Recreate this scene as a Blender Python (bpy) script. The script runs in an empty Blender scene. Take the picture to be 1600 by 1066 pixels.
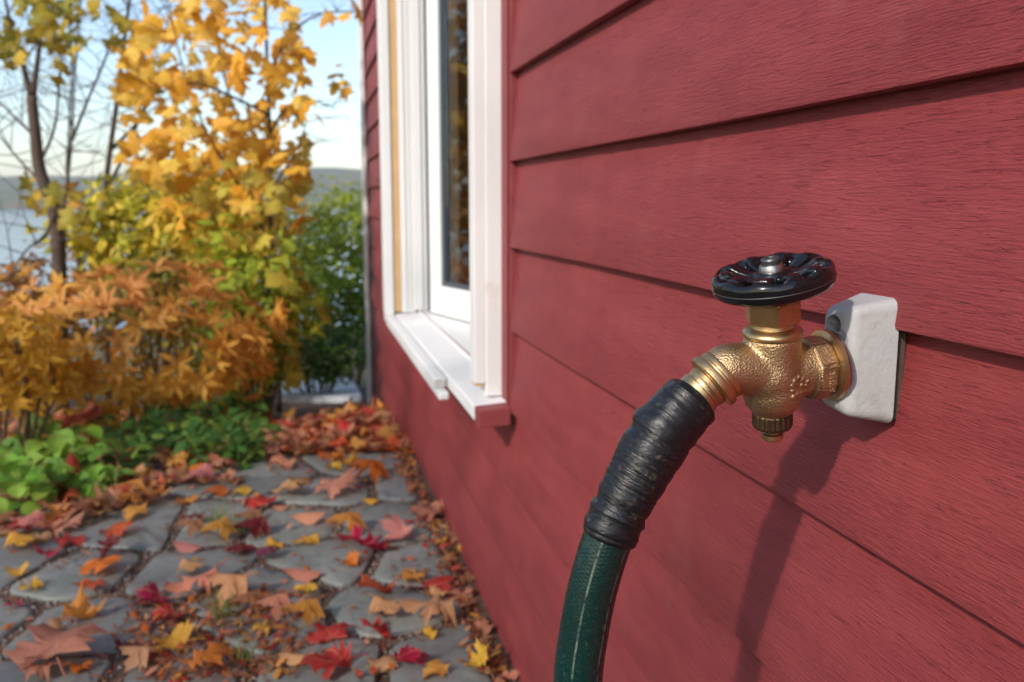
import bpy, bmesh, math, random
import numpy as np
from mathutils import Vector, Matrix
from mathutils.bvhtree import BVHTree

rad = math.radians
rng = random.Random(11)
nr = np.random.default_rng(5)
sc = bpy.context.scene
C = sc.collection

# ------------------------------------------------------------------ camera
ZC = 0.83                       # camera height above the flagstones
CAM = Vector((-0.34, 0.0, ZC))
PITCH, YAW, FPX = 8.8507, 13.1492, 1400.0
cam = bpy.data.cameras.new('camera')
cam.sensor_width = 36.0
cam.lens = 36.0 * FPX / 1600.0
cam.clip_start, cam.clip_end = 0.02, 6000
cam.dof.use_dof = True
cam.dof.focus_distance = 0.515
cam.dof.aperture_fstop = 10.5
cam_o = bpy.data.objects.new('camera', cam)
cam_o.location = CAM
cam_o.rotation_euler = (rad(90 - PITCH), 0, rad(-YAW))
C.objects.link(cam_o)
sc.camera = cam_o

# ------------------------------------------------------------------ sky and sun
SUN_TRAVEL = Vector((0.0764, 0.062, -0.064)).normalized()
to_sun = -SUN_TRAVEL
sun_el = math.asin(to_sun.z)
sun_az = math.atan2(to_sun.x, to_sun.y)
world = bpy.data.worlds.new('World')
sc.world = world
world.use_nodes = True
wn = world.node_tree.nodes
sky = wn.new('ShaderNodeTexSky')
sky.sky_type = 'NISHITA'
sky.sun_disc = False
sky.sun_elevation = sun_el
sky.sun_rotation = sun_az
sky.air_density = 1.0
sky.dust_density = 1.1
sky.ozone_density = 1.0
wn['Background'].inputs['Strength'].default_value = 0.125
world.node_tree.links.new(sky.outputs[0], wn['Background'].inputs['Color'])
sun = bpy.data.lights.new('sun', 'SUN')
sun.energy = 2.1
sun.angle = rad(2.0)
sun.color = (1.0, 0.92, 0.83)
sun_o = bpy.data.objects.new('sun', sun)
sun_o.rotation_euler = SUN_TRAVEL.to_track_quat('-Z', 'Y').to_euler()
C.objects.link(sun_o)
sc.view_settings.view_transform = 'Standard'
sc.view_settings.look = 'None'
sc.view_settings.gamma = 1.0
sc.view_settings.use_curve_mapping = False
sc.view_settings.exposure = 0.98
sc.cycles.use_denoising = True
sc.cycles.max_bounces = 8
sc.cycles.transparent_max_bounces = 8

# ------------------------------------------------------------------ geometry of the place
cp, sp_ = math.cos(rad(PITCH)), math.sin(rad(PITCH))
cw, sw = math.cos(rad(YAW)), math.sin(rad(YAW))
RIGHT = Vector((cw, -sw, 0)); FWD = Vector((sw * cp, cw * cp, -sp_)); UPV = Vector((sw * sp_, cw * sp_, cp))
def ray(x, y): return RIGHT * (x - 800) - UPV * (y - 533) + FWD * FPX
def at_y(x, y, Y):
    v = ray(x, y); return CAM + v * (Y / v.y)
def at_z(x, y, z):
    v = ray(x, y); return CAM + v * ((z - ZC) / v.z)
GP = [(-60, -.8385), (2.95, -.8385), (3.5, -.90), (5, -1.13), (10, -1.9), (20, -2.8), (33, -4.4), (60, -7), (1500, -7)]
def gz(x, y):
    return float(np.interp(y, [p[0] for p in GP], [p[1] for p in GP])) + ZC
def on_ground(x, y, it=12):
    z = 0.0
    for _ in range(it):
        p = at_z(x, y, z); z = max(gz(p.x, p.y), -0.02) if p.y < 3 else gz(p.x, p.y)
    return p

# ------------------------------------------------------------------ node helpers
class NT:
    def __init__(s, name):
        s.m = bpy.data.materials.new(name); s.m.use_nodes = True
        s.t = s.m.node_tree; s.n = s.t.nodes; s.l = s.t.links
        s.b = s.n['Principled BSDF']; s.out = s.n['Material Output']
    def node(s, ty, **kw):
        n = s.n.new('ShaderNode' + ty)
        for k, v in kw.items():
            if k in n.inputs and not hasattr(n, k): n.inputs[k].default_value = v
            elif hasattr(n, k): setattr(n, k, v)
            else: n.inputs[k.replace('_', ' ')].default_value = v
        return n
    def link(s, a, b): s.l.new(a, b)
    def set(s, **kw):
        for k, v in kw.items(): s.b.inputs[k.replace('_', ' ')].default_value = v
    def coord(s, scale=(1, 1, 1), kind='Object', rnd=False):
        tc = s.node('TexCoord'); mp = s.node('Mapping'); mp.inputs['Scale'].default_value = scale
        s.link(tc.outputs[kind], mp.inputs['Vector'])
        if rnd:
            oi = s.node('ObjectInfo'); mu = s.node('Math', operation='MULTIPLY'); mu.inputs[1].default_value = 37.0
            s.link(oi.outputs['Random'], mu.inputs[0])
            cb = s.node('CombineXYZ')
            for k in range(3): s.link(mu.outputs[0], cb.inputs[k])
            s.link(cb.outputs[0], mp.inputs['Location'])
        return mp.outputs[0]
    def noise(s, vec, scale=5, detail=4, rough=.6, dist=0):
        n = s.node('TexNoise'); n.inputs['Scale'].default_value = scale; n.inputs['Detail'].default_value = detail
        n.inputs['Roughness'].default_value = rough; n.inputs['Distortion'].default_value = dist
        if vec is not None: s.link(vec, n.inputs['Vector'])
        return n.outputs['Fac']
    def ramp(s, fac, stops):
        r = s.node('ValToRGB'); e = r.color_ramp.elements
        while len(e) < len(stops): e.new(.5)
        for i, (p, c) in enumerate(stops):
            e[i].position = p; e[i].color = (*c, 1) if len(c) == 3 else c
        s.link(fac, r.inputs[0]); return r.outputs[0]
    def mix(s, fac, a, b, blend='MIX'):
        m = s.node('Mix', data_type='RGBA', blend_type=blend)
        for i, v in ((6, a), (7, b)):
            if isinstance(v, tuple): m.inputs[i].default_value = (*v, 1)
            else: s.link(v, m.inputs[i])
        if isinstance(fac, (int, float)): m.inputs[0].default_value = fac
        else: s.link(fac, m.inputs[0])
        return m.outputs[2]
    def math(s, op, a, b=None, c=None):
        m = s.node('Math', operation=op)
        for i, v in enumerate((a, b, c)):
            if v is None: continue
            if isinstance(v, (int, float)): m.inputs[i].default_value = v
            else: s.link(v, m.inputs[i])
        return m.outputs[0]
    def bump(s, h, strength=.5, dist=.001, prev=None):
        b = s.node('Bump'); b.inputs['Strength'].default_value = strength; b.inputs['Distance'].default_value = dist
        s.link(h, b.inputs['Height'])
        if prev is not None: s.link(prev, b.inputs['Normal'])
        return b.outputs[0]
    def color(s, c): s.link(c, s.b.inputs['Base Color'])
    def rough(s, c): s.link(c, s.b.inputs['Roughness'])
    def normal(s, c): s.link(c, s.b.inputs['Normal'])

M = {}
def mat_board(name, base, lite, dark, grain=1.0):
    t = NT(name)
    co = t.coord((1, 1, 1), rnd=True)
    fine = t.noise(t.coord((60, 46, 680), rnd=True), 1.0, 4, .62, .4)
    crack = t.noise(t.coord((40, 34, 520), rnd=True), 1.0, 4, .65, .9)
    crk = t.ramp(crack, [(.60, (0, 0, 0)), (.74, (1, 1, 1))])
    big = t.noise(co, 5, 5, .6)
    mott = t.noise(t.coord((3, 6, 34), rnd=True), 1.0, 4, .6)
    c = t.mix(big, dark, base)
    c = t.mix(t.ramp(mott, [(.35, (0, 0, 0)), (.75, (1, 1, 1))]), c, lite)
    c = t.mix(t.math('MULTIPLY', crk, .12), c, tuple(x * .45 for x in dark))
    streak = t.noise(t.coord((1, 26, 1.6)), 1.0, 5, .65)
    c = t.mix(t.ramp(streak, [(.36, (.16, .16, .16)), (.60, (0, 0, 0))]), c, tuple(x * .72 for x in dark))
    c = t.mix(t.math('MULTIPLY', t.ramp(t.noise(t.coord((2, 9, 9)), 1.0, 6, .7), [(.58, (0, 0, 0)), (.78, (1, 1, 1))]), .22), c, (.30, .13, .11))
    t.color(c); t.set(Roughness=.55)
    t.b.inputs['Specular IOR Level'].default_value = .36
    rough_ = t.noise(t.coord((200, 150, 420), rnd=True), 1.0, 3, .6, .6)
    n0 = t.bump(rough_, .55 * grain, .0010)
    n1 = t.bump(fine, .95 * grain, .0014, n0)
    n2 = t.bump(t.math('SUBTRACT', 1.0, crk), .75 * grain, .0011, n1)
    n3 = t.bump(t.noise(co, 14, 3, .5), .25, .004, n2)
    t.normal(n3)
    M[name] = t.m
mat_board('red_board', (.232, .034, .037), (.266, .045, .046), (.185, .026, .030))
mat_board('red_trim', (.215, .036, .039), (.24, .048, .048), (.175, .029, .033), .5)

def mat_simple(name, col, rough=.5, metal=0.0, var=.12, scale=30, bump=.1, bdist=.001, dirt=None, kind='Object', spec=None):
    t = NT(name); co = t.coord((1, 1, 1), kind, rnd=True)
    n = t.noise(co, scale, 5, .6)
    c = t.mix(n, tuple(x * (1 - var) for x in col), tuple(min(1, x * (1 + var)) for x in col))
    if dirt:
        d = t.noise(co, scale * .35, 6, .7)
        c = t.mix(t.ramp(d, [(dirt[1], (0, 0, 0)), (dirt[2], (1, 1, 1))]), c, dirt[0])
    t.color(c); t.set(Roughness=rough, Metallic=metal)
    if spec is not None: t.b.inputs['Specular IOR Level'].default_value = spec
    t.normal(t.bump(t.noise(co, scale * 2.2, 4, .6), bump, bdist))
    M[name] = t.m; return t
mat_simple('white_paint', (.70, .70, .69), .42, 0, .03, 12, .08, .002, ((.55, .50, .43), .66, .82))
mat_simple('tan_wood', (.52, .33, .16), .6, 0, .2, 25, .2)
mat_simple('gasket', (.06, .075, .09), .45, 0, .1, 30, .05)
mat_simple('interior', (.10, .075, .05), .9, 0, .2, 3, .05)
mat_simple('steel', (.42, .42, .42), .33, 1, .15, 300, .1, .0003, ((.2, .17, .14), .6, .8))
mat_simple('dark_steel', (.12, .125, .13), .42, .8, .2, 250, .2, .0004)
mat_simple('block_grey', (.36, .365, .365), .6, 0, .10, 110, .45, .0012, ((.24, .215, .18), .54, .76))
mat_simple('concrete', (.50, .53, .57), .8, 0, .12, 9, .2, .003)
mat_simple('bark', (.075, .052, .040), .85, 0, .4, 30, .6, .004)
mat_simple('stem_brown', (.16, .09, .05), .8, 0, .3, 40, .4, .002)
mat_simple('pebble', (.23, .21, .20), .85, 0, .35, 60, .3, .001)
mat_simple('grass_blade', (.13, .24, .03), .5, 0, .3, 30, .1)

def mat_brass(name, col, rough, bscale, bstr, bdist, tarn=.4):
    t = NT(name); co = t.coord()
    n = t.noise(co, 90, 5, .65)
    patch = t.noise(co, 38, 5, .7)
    c = t.mix(n, tuple(x * .8 for x in col), col)
    c = t.mix(t.math('MULTIPLY', t.ramp(patch, [(.40, (0, 0, 0)), (.70, (1, 1, 1))]), tarn), c, (.22, .125, .070))
    t.color(c); t.set(Metallic=1.0)
    t.rough(t.math('MULTIPLY_ADD', patch, .25, rough))
    v = t.node('TexVoronoi'); v.inputs['Scale'].default_value = bscale; t.link(co, v.inputs['Vector'])
    h = t.math('ADD', t.math('MULTIPLY', v.outputs['Distance'], .6), t.noise(co, bscale * .8, 4, .6))
    t.normal(t.bump(h, bstr, bdist)); M[name] = t.m
mat_brass('brass_cast', (.60, .43, .235), .33, 900, .60, .0008, .62)
mat_brass('brass_turned', (.66, .46, .23), .24, 900, .2, .0004, .55)
mat_brass('bronze_knurl', (.13, .092, .058), .42, 700, .3, .0005, .6)

t = NT('black_enamel'); co = t.coord()
chip = t.noise(co, 55, 6, .7)
t.color(t.mix(t.ramp(chip, [(.70, (0, 0, 0)), (.73, (1, 1, 1))]), (.005, .005, .006), (.14, .12, .09)))
t.set(Roughness=.15)
t.normal(t.bump(t.noise(co, 130, 3, .5), .14, .0012)); M['black_enamel'] = t.m

t = NT('black_tape'); co = t.coord((1, 1, 1), 'UV')
wr = t.noise(t.coord((1.2, 420, 1), 'UV'), 1.0, 4, .6, .6)
wr2 = t.noise(t.coord((5, 130, 1), 'UV'), 1.0, 4, .6, .8)
oc = t.coord()
scr = t.noise(t.coord((26, 240, 1), 'UV'), 1.0, 6, .8); area = t.noise(oc, 60, 5, .7)
dust = t.math('MULTIPLY', t.ramp(scr, [(.53, (0, 0, 0)), (.66, (1, 1, 1))]), t.ramp(area, [(.44, (0, 0, 0)), (.60, (1, 1, 1))]))
t.color(t.mix(t.math('MULTIPLY', dust, .7), (.006, .007, .009), (.15, .118, .09)))
t.rough(t.math('MULTIPLY_ADD', scr, .4, .14))
t.normal(t.bump(scr, .4, .0005, t.bump(wr2, .8, .0018, t.bump(wr, .9, .0010)))); M['black_tape'] = t.m

t = NT('hose_green'); oc = t.coord()
w1 = t.node('TexWave', wave_type='BANDS', bands_direction='DIAGONAL'); w1.inputs['Scale'].default_value = 1.0
t.link(t.coord((10, 260, 1), 'UV'), w1.inputs['Vector'])
w2 = t.node('TexWave', wave_type='BANDS', bands_direction='DIAGONAL'); w2.inputs['Scale'].default_value = 1.0
t.link(t.coord((-10, 260, 1), 'UV'), w2.inputs['Vector'])
braid = t.math('MULTIPLY', w1.outputs['Fac'], w2.outputs['Fac'])
sx = t.node('SeparateXYZ'); tc = t.node('TexCoord'); t.link(tc.outputs['UV'], sx.inputs[0])
u = sx.outputs[0]
line = None
for uu in (.17, .345, .66, .9):
    d = t.math('ABSOLUTE', t.math('SUBTRACT', u, uu))
    k = t.math('LESS_THAN', d, .0065)
    line = k if line is None else t.math('MAXIMUM', line, k)
brk = t.noise(t.coord((6, 70, 1), 'UV'), 1.0, 6, .75)
line = t.math('MULTIPLY', line, t.ramp(brk, [(.42, (0, 0, 0)), (.55, (1, 1, 1))]))
scr = t.noise(oc, 330, 6, .75); area = t.noise(oc, 40, 4, .6)
dust = t.math('MULTIPLY', t.ramp(scr, [(.57, (0, 0, 0)), (.68, (1, 1, 1))]), t.ramp(area, [(.40, (0, 0, 0)), (.7, (1, 1, 1))]))
c = t.mix(t.noise(oc, 20, 3, .5), (.0009, .015, .013), (.0014, .025, .021))
c = t.mix(t.math('MULTIPLY', line, .38), c, (.30, .36, .29))
c = t.mix(t.math('MULTIPLY', dust, .30), c, (.22, .27, .22))
t.color(c); t.rough(t.math('MULTIPLY_ADD', scr, .3, .12))
t.normal(t.bump(scr, .2, .0004, t.bump(t.noise(oc, 480, 3, .6), .28, .0006, t.bump(t.noise(oc, 60, 3, .5), .25, .002, t.bump(braid, .10, .0009))))); M['hose_green'] = t.m

t = NT('slate'); co = t.coord((1, 1, 1), rnd=True)
oi = t.node('ObjectInfo')
a = t.noise(co, 4, 6, .65, .6); b = t.noise(co, 23, 5, .65)
base = t.ramp(oi.outputs['Random'], [(0, (.135, .150, .138)), (.4, (.165, .172, .152)), (.7, (.145, .165, .138)), (1, (.145, .150, .145))])
c = t.mix(t.ramp(a, [(.35, (0, 0, 0)), (.7, (1, 1, 1))]), base, (.225, .23, .215))
c = t.mix(t.math('MULTIPLY', t.ramp(b, [(.5, (0, 0, 0)), (.75, (1, 1, 1))]), .5), c, (.075, .07, .062))
c = t.mix(t.math('MULTIPLY', t.ramp(t.noise(co, 7, 5, .7), [(.60, (0, 0, 0)), (.75, (1, 1, 1))]), .5), c, (.20, .14, .09))
t.color(c); t.set(Roughness=.55)
st = t.ramp(t.noise(co, 3.2, 4, .5, .8), [(.30, (0, 0, 0)), (.36, (.25, .25, .25)), (.47, (.3, .3, .3)), (.52, (.6, .6, .6)), (.63, (.65, .65, .65)), (.68, (1, 1, 1))])
t.normal(t.bump(b, .35, .003, t.bump(st, .6, .008))); M['slate'] = t.m

t = NT('soil'); co = t.coord()
n = t.noise(co, 16, 8, .7); m2 = t.noise(co, 70, 5, .7)
c = t.ramp(n, [(.3, (.055, .034, .022)), (.5, (.11, .063, .04)), (.62, (.17, .085, .05)), (.75, (.20, .15, .10))])
c = t.mix(t.math('MULTIPLY', m2, .5), c, (.16, .11, .08))
far = t.node('SeparateXYZ'); tc = t.node('TexCoord'); t.link(tc.outputs['Object'], far.inputs[0])
gr = t.mix(t.noise(co, 1.2, 5, .6), (.07, .10, .025), (.20, .14, .04))
c = t.mix(t.math('MULTIPLY', t.math('GREATER_THAN', far.outputs[1], 7.0), .7), c, gr)
t.color(c); t.set(Roughness=.95); t.normal(t.bump(t.math('ADD', n, m2), .8, .02)); M['soil'] = t.m

def leaf_mat(name, source):
    t = NT(name)
    if source == 'object':
        oi = t.node('ObjectInfo'); col = oi.outputs['Color']
    else:
        at = t.node('VertexColor'); at.layer_name = 'Col'; col = at.outputs['Color']
    co = t.coord((1, 1, 1), rnd=(source == 'object'))
    n = t.noise(co, 34, 5, .65); n2 = t.noise(co, 130, 4, .6)
    hs = t.node('HueSaturation'); t.link(col, hs.inputs['Color'])
    t.link(t.math('MULTIPLY_ADD', n, .06, .47), hs.inputs['Hue'])
    t.link(t.math('MULTIPLY_ADD', n, .7, .62), hs.inputs['Value'])
    c = t.mix(t.math('MULTIPLY', t.ramp(n2, [(.60, (0, 0, 0)), (.72, (1, 1, 1))]), .35), hs.outputs[0], (.12, .05, .02))
    if source == 'object':
        tcv = t.node('TexCoord'); sp3 = t.node('SeparateXYZ'); t.link(tcv.outputs['Object'], sp3.inputs[0])
        ang = t.math('ARCTAN2', sp3.outputs[0], sp3.outputs[1])
        rr_ = t.math('SQRT', t.math('ADD', t.math('MULTIPLY', sp3.outputs[0], sp3.outputs[0]), t.math('MULTIPLY', sp3.outputs[1], sp3.outputs[1])))
        dv = t.math('MULTIPLY', t.math('PINGPONG', ang, .45), rr_)
        vein = t.math('LESS_THAN', dv, .014)
        c = t.mix(t.math('MULTIPLY', vein, .45), c, t.mix(.5, c, (.75, .45, .22)))
        rim_ = t.ramp(t.math('MULTIPLY', rr_, t.math('MULTIPLY_ADD', n, .8, .6)), [(.62, (0, 0, 0)), (.95, (1, 1, 1))])
        c = t.mix(t.math('MULTIPLY', rim_, .45), c, (.20, .075, .03))
    t.color(c); t.set(Roughness=.5)
    t.b.inputs['Specular IOR Level'].default_value = .3
    t.normal(t.bump(n2, .3, .002))
    tr = t.node('BsdfTranslucent'); t.link(c, tr.inputs['Color'])
    mx = t.node('MixShader'); mx.inputs[0].default_value = .38
    t.link(t.b.outputs[0], mx.inputs[1]); t.link(tr.outputs[0], mx.inputs[2]); t.link(mx.outputs[0], t.out.inputs['Surface'])
    M[name] = t.m
leaf_mat('leaf', 'object'); leaf_mat('leaf_mass', 'attr')

t = NT('pane_glass'); t.set(Roughness=.02, IOR=1.5); t.b.inputs['Base Color'].default_value = (.9, .95, .95, 1)
t.b.inputs['Transmission Weight'].default_value = 1.0; M['pane_glass'] = t.m

t = NT('lake_water'); co = t.coord((1, .35, 1))
t.b.inputs['Base Color'].default_value = (.04, .10, .22, 1); t.set(Roughness=.12, IOR=1.33)
t.normal(t.bump(t.noise(co, .9, 4, .6), .35, .25)); M['lake_water'] = t.m
t = NT('wooded_hill'); co = t.coord()
n = t.noise(co, .05, 8, .7)
t.color(t.ramp(n, [(.3, (.035, .06, .03)), (.5, (.07, .085, .03)), (.62, (.16, .10, .035)), (.75, (.10, .09, .035))]))
t.set(Roughness=.95); M['wooded_hill'] = t.m

# ------------------------------------------------------------------ mesh helpers
def link(name, me, mat=None, parent=None):
    o = bpy.data.objects.new(name, me)
    C.objects.link(o)
    if mat is not None and me is not None and not me.materials: me.materials.append(M[mat])
    if parent is not None: o.parent = parent
    return o
def tag(o, label=None, cat=None, group=None, kind=None):
    if label: o['label'] = label
    if cat: o['category'] = cat
    if group: o['group'] = group
    if kind: o['kind'] = kind
    return o
def empty(name, loc=(0, 0, 0), rot=(0, 0, 0), parent=None):
    o = bpy.data.objects.new(name, None); o.empty_display_size = .05
    o.location = loc; o.rotation_euler = rot; C.objects.link(o)
    if parent is not None: o.parent = parent
    return o
def mesh(name, v, f, smooth=False):
    me = bpy.data.meshes.new(name); me.from_pydata([tuple(p) for p in v], [], f); me.update()
    if smooth: me.polygons.foreach_set('use_smooth', [True] * len(me.polygons))
    return me
def np_mesh(name, v, f, col=None, smooth=False):
    v = np.asarray(v, np.float32); f = np.asarray(f, np.int32)
    me = bpy.data.meshes.new(name); k = f.shape[1]
    me.vertices.add(len(v)); me.vertices.foreach_set('co', v.ravel())
    me.loops.add(f.size); me.loops.foreach_set('vertex_index', f.ravel())
    me.polygons.add(len(f)); me.polygons.foreach_set('loop_start', np.arange(0, f.size, k, dtype=np.int32))
    me.update(calc_edges=True)
    if smooth: me.polygons.foreach_set('use_smooth', np.ones(len(f), bool))
    if col is not None:
        ca = me.color_attributes.new('Col', 'FLOAT_COLOR', 'POINT')
        ca.data.foreach_set('color', np.c_[col, np.ones(len(col))].astype(np.float32).ravel())
    return me
def bevel_box(name, x0, x1, y0, y1, z0, z1, bev=.002, seg=2, shear=None):
    bm = bmesh.new(); bmesh.ops.create_cube(bm, size=1)
    for v in bm.verts:
        v.co = Vector((x0 + (v.co.x + .5) * (x1 - x0), y0 + (v.co.y + .5) * (y1 - y0), z0 + (v.co.z + .5) * (z1 - z0)))
        if shear: v.co = Vector(shear(v.co))
    if bev: bmesh.ops.bevel(bm, geom=list(bm.edges), offset=bev, segments=seg, affect='EDGES', profile=.6)
    me = bpy.data.meshes.new(name); bm.to_mesh(me); bm.free(); return me
def lathe(prof, n=64, cap=True):
    v, f = [], []
    m = len(prof)
    for r, z in prof:
        for i in range(n):
            a = 2 * math.pi * i / n
            v.append((r * math.cos(a), r * math.sin(a), z))
    for j in range(m - 1):
        for i in range(n):
            k = (i + 1) % n
            f.append((j * n + i, j * n + k, (j + 1) * n + k, (j + 1) * n + i))
    if cap:
        f.append(tuple(range(n))[::-1]); f.append(tuple((m - 1) * n + i for i in range(n)))
    return v, f
def axis_mat(p, d):
    q = Vector(d).normalized().to_track_quat('Z', 'Y')
    return Matrix.Translation(Vector(p)) @ q.to_matrix().to_4x4()
def xf(v, m): return [m @ Vector(p) for p in v]
def join(parts):
    V, F = [], []
    for v, f in parts:
        o = len(V); V += list(v); F += [tuple(i + o for i in q) for q in f]
    return V, F
def tube(pts, radii, n=10, uv=False, name='tube', caps=True):
    pts = [Vector(p) for p in pts]; v, f = [], []
    N = None; L = [0.0]
    for i in range(1, len(pts)): L.append(L[-1] + (pts[i] - pts[i - 1]).length)
    for i, p in enumerate(pts):
        d = (pts[min(i + 1, len(pts) - 1)] - pts[max(i - 1, 0)]).normalized()
        if N is None: N = d.cross(Vector((0, 1, 0.01))).normalized()
        N = (N - d * N.dot(d)).normalized(); B = d.cross(N)
        for k in range(n):
            a = 2 * math.pi * k / n; r = radii[i](a, L[i]) if callable(radii[i]) else radii[i]
            v.append(p + (N * math.cos(a) + B * math.sin(a)) * r)
    uvs = []
    for i in range(len(pts) - 1):
        for k in range(n):
            k2 = (k + 1) % n
            f.append((i * n + k, i * n + k2, (i + 1) * n + k2, (i + 1) * n + k))
            uvs += [(k / n, L[i]), ((k + 1) / n, L[i]), ((k + 1) / n, L[i + 1]), (k / n, L[i + 1])]
    if caps:
        f.append(tuple(range(n))[::-1]); f.append(tuple((len(pts) - 1) * n + k for k in range(n)))
        uvs += [(0, 0)] * (2 * n)
    if not uv: return v, f
    me = mesh(name, v, f, True)
    ul = me.uv_layers.new(name='UVMap'); ul.data.foreach_set('uv', [c for q in uvs for c in q])
    return me
def smooth_path(ctrl, n):
    c = [Vector(p) for p in ctrl]; c = [c[0] * 2 - c[1]] + c + [c[-1] * 2 - c[-2]]
    out = []
    segs = len(c) - 3
    for s in range(segs):
        p0, p1, p2, p3 = c[s:s + 4]
        for k in range(n):
            t = k / n
            out.append(.5 * ((2 * p1) + (p2 - p0) * t + (2 * p0 - 5 * p1 + 4 * p2 - p3) * t * t + (3 * p1 - p0 - 3 * p2 + p3) * t ** 3))
    out.append(c[-2]); return out
def baked(v, f, voxel, smooth=6, name='cast'):
    me = mesh(name, v, f); o = bpy.data.objects.new('tmp', me); C.objects.link(o)
    bm = bmesh.new(); bm.from_mesh(me); bmesh.ops.recalc_face_normals(bm, faces=bm.faces); bm.to_mesh(me); bm.free()
    r = o.modifiers.new('r', 'REMESH'); r.mode = 'VOXEL'; r.voxel_size = voxel; r.use_smooth_shade = True
    s = o.modifiers.new('s', 'SMOOTH'); s.factor = .5; s.iterations = smooth
    dg = bpy.context.evaluated_depsgraph_get()
    out = bpy.data.meshes.new_from_object(o.evaluated_get(dg)); out.name = name
    out.materials.clear()
    bpy.data.objects.remove(o); bpy.data.meshes.remove(me)
    out.polygons.foreach_set('use_smooth', [True] * len(out.polygons))
    return out
def auto_smooth(me, ang=35):
    bm = bmesh.new(); bm.from_mesh(me)
    for fc in bm.faces: fc.smooth = True
    for e in bm.edges: e.smooth = not (len(e.link_faces) == 2 and e.calc_face_angle(0) > rad(ang))
    bmesh.ops.recalc_face_normals(bm, faces=bm.faces)
    bm.to_mesh(me); bm.free(); return me

# ------------------------------------------------------------------ ground, lake, hills
xs = np.concatenate([np.linspace(-400, -12, 24), np.linspace(-10, 10, 61), np.linspace(12, 400, 24)])
ys = np.concatenate([np.linspace(-120, -6, 12), np.linspace(-5, 12, 69), np.linspace(13, 70, 30)])
v = [(x, y, gz(x, y) + (.012 * math.sin(3.1 * x + 1.7 * y) * math.cos(2.3 * y - x) if 3.4 < y < 30 else 0)) for y in ys for x in xs]
nx = len(xs)
f = [(j * nx + i, j * nx + i + 1, (j + 1) * nx + i + 1, (j + 1) * nx + i) for j in range(len(ys) - 1) for i in range(nx - 1)]
tag(link('ground', mesh('ground', v, f, True), 'soil'), 'leaf strewn earth sloping down to the lake', kind='structure')
LZ = -4.0 + ZC
tag(link('lake', mesh('lake', [(-2500, 24, LZ), (2500, 24, LZ), (2500, 800, LZ), (-2500, 800, LZ)], [(0, 1, 2, 3)]), 'lake_water'), 'pale blue lake beyond the garden', kind='structure')
hx = np.linspace(-2400, 2400, 260); hy = np.linspace(540, 900, 16)
v = []
for y in hy:
    for x in hx:
        s = min(1, (y - 540) / 240)
        hgt = 19 + 5 * math.sin(x * .0042 + 1) + 3 * math.sin(x * .013 + 2) + 1.3 * math.sin(x * .05) + rng.uniform(-.8, .8)
        v.append((x, y + 14 * math.sin(x * .01), LZ - 1 + (hgt + 6) * s ** .8))
nx = len(hx)
f = [(j * nx + i, j * nx + i + 1, (j + 1) * nx + i + 1, (j + 1) * nx + i) for j in range(len(hy) - 1) for i in range(nx - 1)]
tag(link('hills', mesh('hills', v, f, True), 'wooded_hill'), 'low wooded hills on the far shore', kind='structure')

# ------------------------------------------------------------------ house
house = tag(empty('house', (0, 1.5, 0)), 'house wall of red painted clapboards with white window', 'house')
house_off = Vector((0, 1.5, 0))
def hpart(name, me, mat, parent=None):
    me.transform(Matrix.Translation(-house_off))
    return link(name, me, mat, house if parent is None else parent)
EXP, Z1 = .1415, -.0760 + ZC
WY0, WY1 = 1.472, 3.02         # the window with its trim interrupts the boards here
CORNER = 4.86
WTOP = ZC + 1.02
def board(y0, y1, z0):
    e = EXP; t = .0115
    # outer face, butt edge, hidden back and top
    prof = [(.0006, .0007), (.0020, 0), (.0132, .0004), (.0195, e + .02), (.0165, e + .02), (.0137, e), (.0069, e * .5), (.0, .0028)]
    n = max(2, int((y1 - y0) / .06)); V, F = [], []
    ph = rng.uniform(0, 6)
    for j in range(n + 1):
        y = y0 + (y1 - y0) * j / n
        w = .0006 * math.sin(y * 3.1 + ph) + .0003 * math.sin(y * 9 + ph * 2)
        for x, z in prof: V.append((x + w * .6, y, z0 + z + w))
    k = len(prof)
    for j in range(n):
        for i in range(k):
            i2 = (i + 1) % k
            F.append((j * k + i, j * k + i2, (j + 1) * k + i2, (j + 1) * k + i))
    F.append(tuple(range(k))); F.append(tuple(n * k + i for i in range(k))[::-1])
    me = mesh('clapboard', V, F); return auto_smooth(me, 30)
for i in range(-9, 13):
    z0 = Z1 + i * EXP
    if z0 + EXP < ZC - .36 + .01 or z0 > WTOP:
        hpart('clapboard', board(-1.6, CORNER, z0), 'red_board')
    else:
        hpart('clapboard', board(-1.6, WY0, z0), 'red_board')
        hpart('clapboard', board(WY1, CORNER, z0), 'red_board')
# wall core with the window opening, and the room behind it
def boxes(name, bl):
    V, F = [], []
    for x0, x1, y0, y1, z0, z1 in bl:
        o = len(V); V += [(x, y, z) for x in (x0, x1) for y in (y0, y1) for z in (z0, z1)]
        F += [tuple(o + i for i in q) for q in ((0, 1, 3, 2), (4, 6, 7, 5), (0, 4, 5, 1), (2, 3, 7, 6), (0, 2, 6, 4), (1, 5, 7, 3))]
    me = mesh(name, V, F); return me
OY0, OY1, OZ0, OZ1 = 1.555, 2.815, ZC - .40, ZC + .95
top = Z1 + 13 * EXP
hpart('wall', boxes('wall', [(.0245, .15, -1.6, OY0, -.55, top), (.0245, .15, OY1, CORNER + .0, -.55, top), (.0245, .15, OY0, OY1, -.55, OZ0), (.0245, .15, OY0, OY1, OZ1, top)]), 'interior')
hpart('room_lining', boxes('room_lining', [(.151, 2.6, -1.5, -1.4, -.5, top), (.151, 2.6, 4.6, 4.7, -.5, top), (2.5, 2.6, -1.4, 4.6, -.5, top), (.151, 2.6, -1.5, 4.7, top, top + .1), (.151, 2.5, -1.4, 4.6, -.5, -.4)]), 'interior')
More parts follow.
